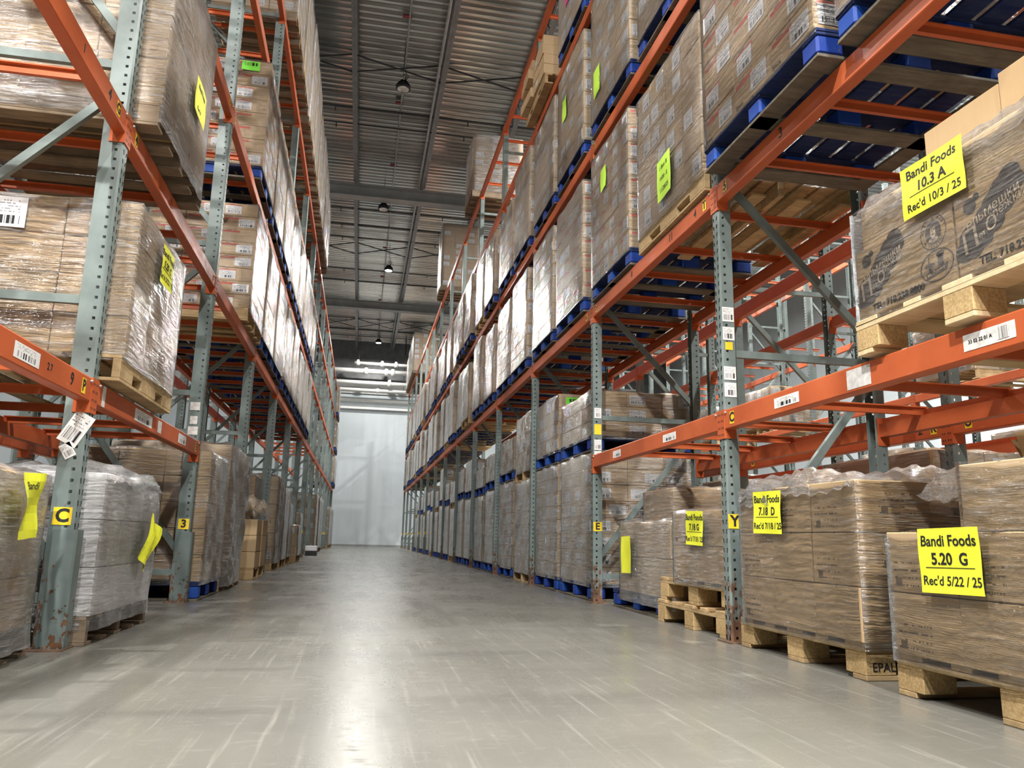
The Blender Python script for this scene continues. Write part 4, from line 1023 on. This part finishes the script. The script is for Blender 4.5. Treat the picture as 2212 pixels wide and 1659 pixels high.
# -- floor of the following bays: double stacked blue pallets
STY = ['kraft', 'kraft_light', 'kraft_stripe']
def stack(y0, y1, h1, h2, style, k1='blue', k2='blue', near=True, tiers=8, seed=0, green=None, t2=3, wm='wrap_heavy', cols=3):
    y0 += .07; n = nth('rfloor'); yc = (y0+y1)/2
    place(1, -1, k1, yc, y1-y0-.02, RX+.04, 'at the bottom of the %s stack after upright E' % n, near)
    z1 = PALH[k1]
    w = y1-y0-.03
    la = 'tall wrapped lower load of the %s stack after upright E' % n; lb = 'short wrapped upper load of the %s stack after upright E' % n
    if near: t = load(1, RX+.05, yc-w/2, yc+w/2, z1, h1, cols, tiers, style, la, wrapm=wm, labels=.75, seed=seed, amp=.022, lime=green, group='lower loads on the right floor')
    else: far_load(1, RX+.05, yc, z1, style, h1, seed, la, 'lower loads on the right floor', 'wrap_far', w/1.2)
    if h2:
        z2 = z1+h1+.004
        pallet(k2, 1, RX+.04, yc+.01, z2, y1-y0-.02, 1.12, '%s pallet between both loads, %s stack after upright E' % ('blue' if k2 == 'blue' else 'wooden', n), near)
        z2 += PALH[k2]
        if near: load(1, RX+.05, yc-w/2, yc+w/2, z2, h2, cols, t2, style, lb, wrapm='wrap', labels=.75, seed=seed+50, amp=.022, lime=(.18, h2-.10) if green else None, group='upper loads on the right floor')
        else: far_load(1, RX+.05, yc, z2, style, h2, seed+1, lb, 'upper loads on the right floor', 'wrap_far', w/1.2)
stack(7.20, 8.46, 1.27, .46, 'kraft_light', seed=21, green=None)
stack(8.52, 9.74, 1.27, .66, 'kraft_light', seed=22, green=(.2, 1.1), t2=4)
stack(9.92, 11.10, 1.22, .78, 'kraft', 'wood', 'wood', seed=23, tiers=6)
stack(11.15, 12.4, 1.26, .50, 'kraft_stripe', seed=24, green=(.2, 1.12))
stack(12.68, 13.86, 1.22, .46, 'kraft_stripe', seed=25, near=False)
stack(13.95, 15.15, 1.18, .36, 'kraft', seed=26, near=False)
stack(15.42, 16.6, 1.2, .62, 'kraft', seed=27, near=False)
stack(16.7, 17.9, 1.24, .5, 'kraft_light', seed=28, near=False)
for i in range(10):
    y = YR+BR*(5+i//2)+.12+(i%2)*1.29
    stack(y, y+1.2, (1.12, 1.2, 1.26)[i % 3], (.50, .42, .85, .46)[i % 4], STY[i % 2], 'blue' if i % 4 else 'wood', 'blue' if i % 3 else 'wood', seed=30+i, near=False)
# -- lowest beams, before upright Y: the dumpling cartons
z, xf = place(1, 0, 'euro', 2.36, 1.19, RX-.045, 'on the lowest beams under the printed dumpling cartons')
t = thing('carton_load', "printed dumpling cartons with yellow 10.3 A sheet on the lowest right beams", 'carton load', (RX-.03, 2.36, z))
w = 1.19; cmb = carton_mesh(.40, .585, .315, 'kraft')
for j in range(2):
    for i in range(2): 
        if i == 0 or j == 0: obj('carton', cmb, t, (.20+i*.41, -.30+j*.595, .001))
for j, (yy, dx) in enumerate(((.275, .012), (-.315, .0))): obj('carton', carton_mesh(.40, .58, .20, 'kraft_light'), t, (.215+dx, yy, .317))
for j, (yy, hh) in enumerate(((-.02, .17), (-.40, .20))): obj('carton', carton_mesh(.40, .37, hh, 'kraft'), t, (.25, yy, .518), .02)
obj('carton', carton_mesh(.40, .58, .20, 'kraft_light'), t, (.63, -.3, .317))
def blob_mesh():
    b = MB(); pts = []
    # outline of the dark splash behind the name: lumpy slanted cloud
    C_ = [(-.155, -.075, .062), (-.115, -.035, .066), (-.06, -.03, .062), (-.01, 0.0, .066), (.045, .03, .068), (.10, .062, .066), (.15, .085, .060), (.165, .045, .050), (.09, .0, .060), (.02, -.045, .055), (-.05, -.08, .050), (-.11, -.09, .055)]
    k = 0
    for (x, y, r) in C_:
        c0 = len(b.v); n = 22
        for q in range(n): b.v.append((x+r*math.cos(2*PI*q/n), y+r*math.sin(2*PI*q/n)*.85, .0010+.00001*k))
        b.f.append(tuple(range(c0, c0+n))); b.mi.append(0); b.uv.append(((0,0),)*n); k += 1
    for (x, y, r) in ((-.07, .098, .036), (-.025, .118, .018)):
        c0 = len(b.v); n = 20
        for q in range(n): b.v.append((x+r*math.cos(2*PI*q/n), y+r*math.sin(2*PI*q/n), .0012))
        b.f.append(tuple(range(c0, c0+n))); b.mi.append(0); b.uv.append(((0,0),)*n)
    return b.mesh('splash_print', 'blob_ink')
def emblem(ell, chef):
    b = MB()
    def ring(r0, r1, sx, sy, cx=0, cy=0, n=40, a0=0, a1=2*PI):
        for q in range(n):
            a, c = a0+(a1-a0)*q/n, a0+(a1-a0)*(q+1)/n
            b.quad([(cx+r0*sx*math.cos(a), cy+r0*sy*math.sin(a), .001), (cx+r1*sx*math.cos(a), cy+r1*sy*math.sin(a), .001), (cx+r1*sx*math.cos(c), cy+r1*sy*math.sin(c), .001), (cx+r0*sx*math.cos(c), cy+r0*sy*math.sin(c), .001)])
    if not chef:
        ring(.066, .070, 1, 1); ring(.044, .0460, .92, 1.05)
        ring(.0, .044, .92, 1.05)                                  # dark ground of the portrait
        me = b.mesh('round_emblem', 'grey_ink')
    else:
        ring(.074, .080, 1.12, .80)
        b.quad([(.006, -.006, .001), (.036, -.006, .001), (.034, .030, .001), (.010, .030, .001)]); ring(.0, .017, 1.25, .62, .022, .040, 18); b.box((.006, .026, 0), (.038, .038, .001))
        ring(.0, .028, 1, .36, -.036, .008, 20); b.quad([(-.046, -.02, .001), (-.028, -.02, .001), (-.030, .004, .001), (-.040, .004, .001)])
        b.quad([(-.060, -.046, .001), (.050, -.032, .001), (.060, -.004, .001), (-.056, -.020, .001)])
        for k in range(5): b.bar((-.044+.006*(k % 2), .020+.007*k, .0008), (-.038-.006*(k % 2), .027+.007*k, .0008), .0022, .0006)
        me = b.mesh('oval_emblem', 'grey_ink')
    return me
BM = blob_mesh(); E1, E2 = emblem(0, False), emblem(1, True)
NAME = text_mesh([('П', .135, -.125, -.052, .01), ('ельмешки', .060, .03, .018, .004), ('от', .036, -.055, -.062, 0), ('О', .085, .00, -.048, .006), ('лежки', .056, .105, -.018, .003)], 'pale_ink', shear=.15)
TEL = text_mesh([('TEL: 718.238.8800', .042, 0, 0, .022)], 'ink')
def portrait():
    b = MB()
    def disc(cx, cy, rx, ry, z, mi, n=22):
        b.quad([(cx+rx*math.cos(2*PI*q/n), cy+ry*math.sin(2*PI*q/n), z) for q in range(n)], mi, ((0, 0),)*n)
    disc(0, .004, .018, .027, .0002, 0); disc(0, -.033, .026, .011, .0001, 0); disc(-.0075, .009, .0042, .002, .0004, 1); disc(.0075, .009, .0042, .002, .0004, 1)
    disc(0, -.010, .0065, .0018, .0004, 1); disc(0, .0, .0018, .005, .0004, 1); disc(0, .028, .017, .010, .0004, 1); disc(-.017, .008, .004, .022, .0004, 1); disc(.017, .008, .004, .022, .0004, 1); disc(0, -.030, .012, .003, .0004, 1)
    return b.mesh('portrait', ['pale_ink', 'grey_ink'])
PORT = portrait()
def arc(txt, r, a0, a1, size, flip=False):
    n = len(txt); L = []
    for i, ch in enumerate(txt):
        a = a0+(a1-a0)*i/(n-1)
        if ch != ' ': L.append((ch, size, r*math.cos(a), r*math.sin(a), .01, a-PI/2 if not flip else a+PI/2))
    return L
ARC = text_mesh(arc("ALEX'S MEAT", .0565, PI*.93, PI*.07, .0165)+arc("& PELMENI", .0565, PI*1.20, PI*1.80, .0155, True), 'grey_ink')
RIB = text_mesh([('Mr. Pelmeny', .019, 0, 0, .006)], 'pale_ink')
for j, yy in ((1, .295), (0, -.30)):
    c = [o for o in t.children if abs(o.location.y-yy) < .02 and o.location.z < .01][0]
    rr = erot('R')
    tl = .25
    s = obj('splash_print', BM, c, (-.2005, .138, .190), rot=erot('R', tl)); s.scale = (.84, .84, 1); s['label'] = 'dark splash print with the product name'
    obj('lettering', NAME, c, (-.2026, .138, .190), rot=erot('R', tl)).scale = (.84, .84, 1)
    obj('lettering', TEL, c, (-.2022, .035, .034), rot=rr)
    e = obj('round_emblem', E1, c, (-.2005, -.190, .232), rot=rr); obj('oval_emblem', E2, c, (-.2005, -.195, .095), rot=rr); e['label'] = 'round printed emblem with a portrait inside'
    obj('portrait', PORT, e, (0, 0, .0012)); obj('lettering', ARC, e); obj('lettering', RIB, bpy.data.objects[e.name] if False else c, (-.2026, -.192, .0705), rot=erot('R', .13))
obj('stretch_wrap', wrap_mesh(1.20, .84, .52, 91, .008, False, -.02, 'wrap_thin', 30, 14), t); film_drape(t, -.01, .75, -.55, .58, .525, 19, amp=.05)
sign_sheet(t, bandi('10.3 A', '10/3 / 25', .29, .225), 'R', (-.022, 2.42-2.36, .430), .33, .215, -.01, 15, label='yellow paper reading Bandi Foods 10.3 A')
# -- second beams and above
def rl(lv, y0, y1, h, cols, tiers, style, kind='blue', near=True, seed=0, wm='wrap', labels=.6, lime=None, what=None, xo=0.0, **kw):
    if y0 > 4.8: y0 += .11 if near else 0; y1 += .02 if near else 0
    n = nth(('r', lv)); yc = (y0+y1)/2; w = y1-y0
    z, xf = place(1, lv, kind, yc, w, RX-.03+xo, 'on the right %s, %s from the camera' % (LEVN[lv], n), near)
    la = (what or 'wrapped carton load') + ' on the right %s, %s from the camera' % (LEVN[lv], n)
    if near: return load(1, xf-.005, yc-w/2+.01, yc+w/2-.01, z, h, cols, tiers, style, la, wrapm=wm, labels=labels, seed=seed, amp=.014, lime=lime, group='loads on the right %s' % LEVN[lv], **kw)
    return far_load(1, xf, yc, z, style, h, seed, la, 'loads on the right %s' % LEVN[lv], 'wrap_far', (w-.02)/1.2)
t = rl(1, 1.70, 2.88, 1.5, 3, 8, 'kraft_stripe', seed=41, xo=-.06)
t = rl(1, 2.98, 4.22, 1.5, 3, 8, 'kraft_stripe', seed=42, labels=.85, xo=-.10, wm='wrap_thin')
br = text_mesh([('Sysco', .038, 0, 0, .012)], 'ink')
for c in [o for o in t.children if o.name.startswith('carton') and o.location.z < .01 and o.location.x < .3]:
    obj('lettering', br, c, (-.187, .14, .022), rot=erot('R'))
t = rl(1, 4.45, 5.70, 1.22, 4, 6, 'kraft', 'woodx', seed=43, wm='wrap', labels=.75)
sg = aisle_sticker(t, 0, .04, .20, 'yellow_lime', .25, .31, .02, 3) if False else sign_sheet(t, [('1 Box B', .045, 0, .09, .01), ('10/28', .04, 0, .0, .0), ('11/28/25', .042, 0, -.09, .0)], 'R', (-.03, -.02, .23), .25, .32, .03, 17, 'lime_paper' if False else 'limep', label='lime green handwritten sheet') if False else None
M['limep'] = simple('lime_paper', (0.50, 0.82, 0.06), .55, 0, .05, 5)
sign_sheet(t, [('1 Box B', .05, 0, .09, .004), ('10/28 - E', .042, 0, .0, .0), ('11/28/25', .05, 0, -.09, .0)], 'R', (-.03, -.02, .25), .26, .33, .03, 17, 'limep', label='lime green handwritten sheet')
t = rl(1, 5.80, 7.0, 1.32, 4, 8, 'kraft_stripe', seed=44, labels=.8, lime=(.22, 1.18)); aisle_sticker(t, 0, .12, .95, 'limep', .17, .22, .03, 5)
rl(1, 7.22, 8.42, 1.30, 3, 8, 'kraft_stripe', seed=45, wm='wrap_heavy'); rl(1, 8.5, 9.7, 1.32, 3, 8, 'kraft_light', seed=46, wm='wrap_heavy', lime=(.2, 1.15))
rl(1, 9.98, 11.18, 1.30, 3, 8, 'kraft_light', seed=47, wm='wrap_heavy'); rl(1, 11.25, 12.45, 1.25, 3, 7, 'kraft', seed=48, wm='wrap_heavy')
H = (1.30, 1.22, 1.34, 1.15, 1.28)
for k in range(3, 13):
    for q in (0, 1):
        yc = YR+BR*k+.085+.68+q*1.30; rl(1, yc-.53, yc+.55, H[(k*2+q) % 5], 3, 7, STY[(k+q) % 2], 'blue' if (k*3+q) % 4 else 'wood', False, seed=(k*2+q) % 6, xo=random.uniform(-.07, .02))
t = rl(2, 4.45, 5.66, 1.42, 3, 7, 'kraft_light', seed=51, labels=.8)
t = rl(2, 5.74, 7.02, 1.42, 3, 7, 'kraft_light', seed=52, labels=.8); aisle_sticker(t, 0, .35, .36, 'limep', .20, .30, .03, 6)
t = rl(2, 7.2, 8.42, 1.35, 3, 7, 'kraft_light', seed=53, labels=.7); aisle_sticker(t, 0, .2, .8, 'limep', .18, .28, .03, 8)
rl(2, 8.5, 9.72, 1.32, 3, 7, 'kraft_light', seed=54, wm='wrap_heavy'); rl(2, 9.95, 11.15, 1.38, 3, 7, 'kraft_light', seed=55, wm='wrap_heavy'); rl(2, 11.25, 12.45, 1.15, 3, 6, 'kraft', seed=56, wm='wrap_heavy')
for k in range(3, 13):
    for q in (0, 1):
        yc = YR+BR*k+.085+.68+q*1.30
        rl(2, yc-.53, yc+.55, H[(k+q*2) % 5]+.05, 3, 7, STY[(k+q+1) % 2], 'blue' if (k*3+q) % 5 else 'wood', False, seed=(k+q) % 6, xo=random.uniform(-.07, .02))
t = rl(3, 5.75, 7.0, 1.2, 3, 6, 'kraft_light', seed=60); t = rl(3, 7.2, 8.45, 1.2, 3, 6, 'kraft_light', seed=61, wm='wrap_heavy'); aisle_sticker(t, 0, .1, .55, 'pink', .2, .3, .05, 9)
# loose flat cartons jutting out on the fourth beams
z, xf = place(1, 3, 'woodx', 9.4, 1.15, RX-.12, 'under loose jutting cartons on the right fourth beams')
t = thing('carton_load', 'loose unwrapped brown cartons jutting out on the right fourth beams', 'carton load', (xf, 9.4, z))
rnd = random.Random(5)
for k in range(4):
    for j in range(2):
        c = obj('carton', carton_mesh(.42, .56, .14, 'kraft_light'), t, (.21-rnd.uniform(.0, .10)*(1 if j else .4), -.29+j*.58, k*.142+.001), rnd.uniform(-.05, .05))
        if k % 2 == j: obj('shipping_label', cached(('lab', .1, .09), lambda: sheet(.1, .09, 'label', thick=.0015)), c, (-.2115, .1, .07), rot=erot('R'))
for y, h, s in ((16.2, 1.35, 'kraft'), (22.85, 2.0, 'kraft'), (35.25, 1.8, 'kraft_light'), (36.53, 1.85, 'kraft_light'), (38.0, 1.7, 'kraft_light'), (39.27, 1.5, 'kraft_light')):
    rl(4, y-.6, y+.6, h, 3, 7, s, 'dark', False, seed=int(y) % 6, xo=-.12)

# ------------------------------------------------------------------ left rack
def ll(lv, y0, y1, h, cols, tiers, style, kind='blue', near=True, seed=0, wm='wrap', labels=.6, lime=None, what=None, xf=None, z0=None, name=None, amp=.014, pal=None, **kw):
    n = nth(('l', lv)); yc = (y0+y1)/2; w = y1-y0
    z, xf = place(-1, lv, kind, yc, w, xf, pal or ('on the left %s, %s from the camera' % (LEVN[lv], n)), near)
    la = name or ((what or 'wrapped carton load') + ' on the left %s, %s from the camera' % (LEVN[lv], n))
    if near: return load(-1, xf+.005, yc-w/2+.01, yc+w/2-.01, z, h, cols, tiers, style, la, wrapm=wm, labels=labels, seed=seed, amp=amp, lime=lime, group='loads on the left %s' % LEVN[lv], **kw)
    return far_load(-1, xf, yc, z, style, h, seed, la, 'loads on the left %s' % LEVN[lv], 'wrap_far', (w-.02)/1.2)
# floor
t = ll(-1, 3.0, 4.10, .66, 2, 3, 'kraft', 'dark', seed=71, wm='wrap_heavy', labels=0, name='film-wrapped cartons with a crumpled yellow sheet before upright C', pal='under the film-wrapped cartons before upright C', amp=.04, wz0=-.09, xf=LX-.05)
for o in bpy.data.objects:
    if o.get('label', '').endswith('before upright C') and o.get('category') in ('carton load', 'pallet'): o.rotation_euler.z += .07; o.location.y -= .05
sign_sheet(t, [('Bandi', .045, 0, .08, .0)], 'R', (-.055, -.05, .52), .20, .27, .05, 21, label='crumpled yellow sheet under film', wav=.02)
o = obj('carton', carton_mesh(.05, .60, .62, 'kraft_light'), t, (.40, .45, .665)); o['label'] = 'upright flattened board'
t = ll(-1, 4.31, 5.44, .72, 3, 3, 'white', 'dark', seed=72, wm='wrap', labels=0, name='white cartons under loose film beside upright C', pal='under the white cartons beside upright C', amp=.035, xf=LX+.07, wz0=-.07)
obj('yellow_slip', cached('slip', lambda: sheet(.30, .19, 'yellow', .03, 8, 8, 5)), t, (-.035, -.20, .36), rot=erot('R', 1.05))['label'] = 'crumpled yellow sheet under film'
film_drape(t, -.03, .95, -.58, .55, .735, 23, amp=.05)
for j in range(3): pass
def text_obj(t, lines, face, loc, mt='grey_ink', rotm=None): obj('lettering', text_mesh(lines, mt), t, loc, rot=rotm if rotm is not None else erot(face))
text_obj(t, [('IMPORTED BY', .02, 0, .08, 0), ('DISTRIBUTION INC', .018, 0, .05, 0), ('FROZEN FOOD', .016, 0, .0, 0), ('KEEP FROZEN', .016, 0, -.03, 0), ('|||||||||||', .07, 0, -.13, .02)], 'C', (.42, .568, .57), 'grey_ink', Lc.to_euler())
t = ll(-1, 7.02, 7.98, 1.10, 2, 5, 'kraft', 'black', seed=73, wm='wrap', labels=.1, name='tall wrapped brown cartons right behind upright 3', pal='under the tall cartons behind upright 3', xf=LX+.08, amp=.02)
t = ll(-1, 8.14, 9.45, 1.30, 2, 9, 'kraft_light', 'wood', seed=74, wm='wrap_heavy', labels=.1, name='tallest light brown cartons under film, second behind upright 3', pal='under the tallest light brown cartons behind upright 3', xf=LX+.06, amp=.05, wz0=-.1)
t = ll(-1, 10.25, 11.3, .60, 2, 3, 'kraft_light', 'wood', seed=75, wm='wrap_thin', labels=0, name='three tiers of unwrapped tan cartons with film hanging over', pal='under the tan cartons with hanging film', xf=LX+.12, wrap=False, jit=.012)
film_drape(t, -.06, .5, -.5, .1, .62, 24, amp=.10, slope=(.30, .1))
t = ll(-1, 11.42, 12.26, 1.22, 2, 5, 'kraft', 'wood', seed=76, wm='wrap', labels=.2, name='taller cartons behind the tan cartons with hanging film', pal='behind the tan cartons with hanging film', xf=LX-.1)
ll(-1, 12.7, 13.6, 1.32, 2, 6, 'kraft_light', 'wood', True, 77, wm='wrap_heavy', labels=.1, xf=LX+.08, name='tall bulky film-wrapped load before the 5 upright', pal='under the bulky load before the 5 upright', amp=.05)
ll(-1, 13.75, 14.75, 1.22, 2, 5, 'kraft', 'wood', False, 2, xf=LX+.10); ll(-1, 15.3, 16.2, 1.0, 2, 5, 'kraft_light', 'wood', False, 3, xf=LX+.06); ll(-1, 16.45, 17.45, .60, 2, 4, 'kraft', 'wood', False, 4, xf=LX+.16)
ll(-1, 18.4, 19.4, .9, 2, 4, 'kraft_light', 'wood', False, 5, xf=LX+.04); 
t = thing('small_crate', 'small black crate on the floor by the left uprights', 'crate', (-1.24, 22.35, 0))
b = MB(); b.box((-.15, -.2, 0), (.15, .2, .16)); obj('crate_body', b.mesh('crate_body', 'black', .006), t); b = MB(); b.box((-.155, -.205, .13), (.155, .205, .26)); obj('lid', b.mesh('lid', 'white', .006), t)
for i, y in enumerate((24.7, 26.68, 27.95)): ll(-1, y-.6, y+.6, 1.62, 3, 7, 'kraft', 'dark', False, i, xf=LX+.08, what='tall dark wrapped load')
for i in range(4): ll(-1, YL+BL*(11+i//2)+.12+(i%2)*1.29, YL+BL*(11+i//2)+1.3+(i%2)*1.29, 1.6, 3, 7, 'kraft_light', 'wood', False, i, xf=LX+.12)
# beams
t = ll(0, 4.28, 5.42, .86, 3, 4, 'kraft', 'woodx', seed=81, labels=0, name='brown cartons with yellow 5.20 C sheet on the lowest left beams', pal='on the lowest left beams beside upright C', xf=LX+.09, wm='wrap', amp=.02)
sign_sheet(t, bandi('5.20  C', '5/22 / 25', .29, .225), 'R', (-.034, .05, .66), .26, .235, -.02, 27, label='yellow paper reading Bandi Foods 5.20 C')
Lr = Lc.to_euler(); obj('shipping_label', cached(('lab', .2, .17), lambda: sheet(.2, .17, 'label', thick=.0015)), t, (.66, .575, .74), rot=Lr)
t = ll(1, 4.30, 5.50, 1.15, 2, 4, 'kraft', 'dark', seed=82, labels=0, what='large brown cartons with a yellow sheet', xf=LX+.12, wm='wrap_heavy', amp=.025, wz0=-.11)
sign_sheet(t, [('Bandi Foods', .04, 0, .07, .01), ("Rec'd", .04, -.03, -.07, .0)], 'R', (-.04, -.10, .42), .30, .235, -.03, 29, label='yellow paper on the film')
t = ll(1, 8.42, 9.56, 1.20, 3, 8, 'kraft_stripe', 'wood', seed=83, labels=.8, wm='wrap_thin', xf=LX+.06)
for (a, c_, s) in ((9.75, 10.9, 84), (11.0, 12.2, 85)): ll(1, a, c_, 1.2, 3, 7, 'kraft_light', 'blue', True, s, wm='wrap_heavy', labels=.5, xf=LX+.05)
LYC = lambda i, k0: YL+BL*(k0+i//2)+.088+.68+(i%2)*1.29
for i in range(5): ll(1, LYC(i, 3)-.59, LYC(i, 3)+.59, (1.22, 1.3, 1.15)[i % 3], 3, 7, STY[i % 2], 'blue', False, i, xf=LX+.05)
t = ll(2, 8.42, 9.56, 1.30, 3, 8, 'kraft_stripe', 'blue', seed=86, labels=.8, wm='wrap_thin', xf=LX+.06, lime=(.22, 1.22))
for (a, c_, s) in ((9.75, 10.9, 87), (11.0, 12.2, 88)): ll(2, a, c_, 1.3, 3, 7, 'kraft_light', 'blue', True, s, wm='wrap_heavy', labels=.5, xf=LX+.05)
for i in range(5): ll(2, LYC(i, 3)-.59, LYC(i, 3)+.59, (1.3, 1.22, 1.38)[i % 3], 3, 7, STY[i % 2], 'blue', False, i+1, xf=LX+.05)
for i in range(8): ll(4, LYC(i, 2)-.59, LYC(i, 2)+.59, (1.75, 1.6, 1.8)[i % 3], 3, 8, STY[(i+1) % 2], 'dark', False, i, xf=LX+.13)
for lv in (1, 2, 3):
    for i in range(2): ll(lv, LYC(i, 12)-.59, LYC(i, 12)+.59, 1.2, 3, 7, 'kraft_light', 'blue', False, i+lv, xf=LX+.1)
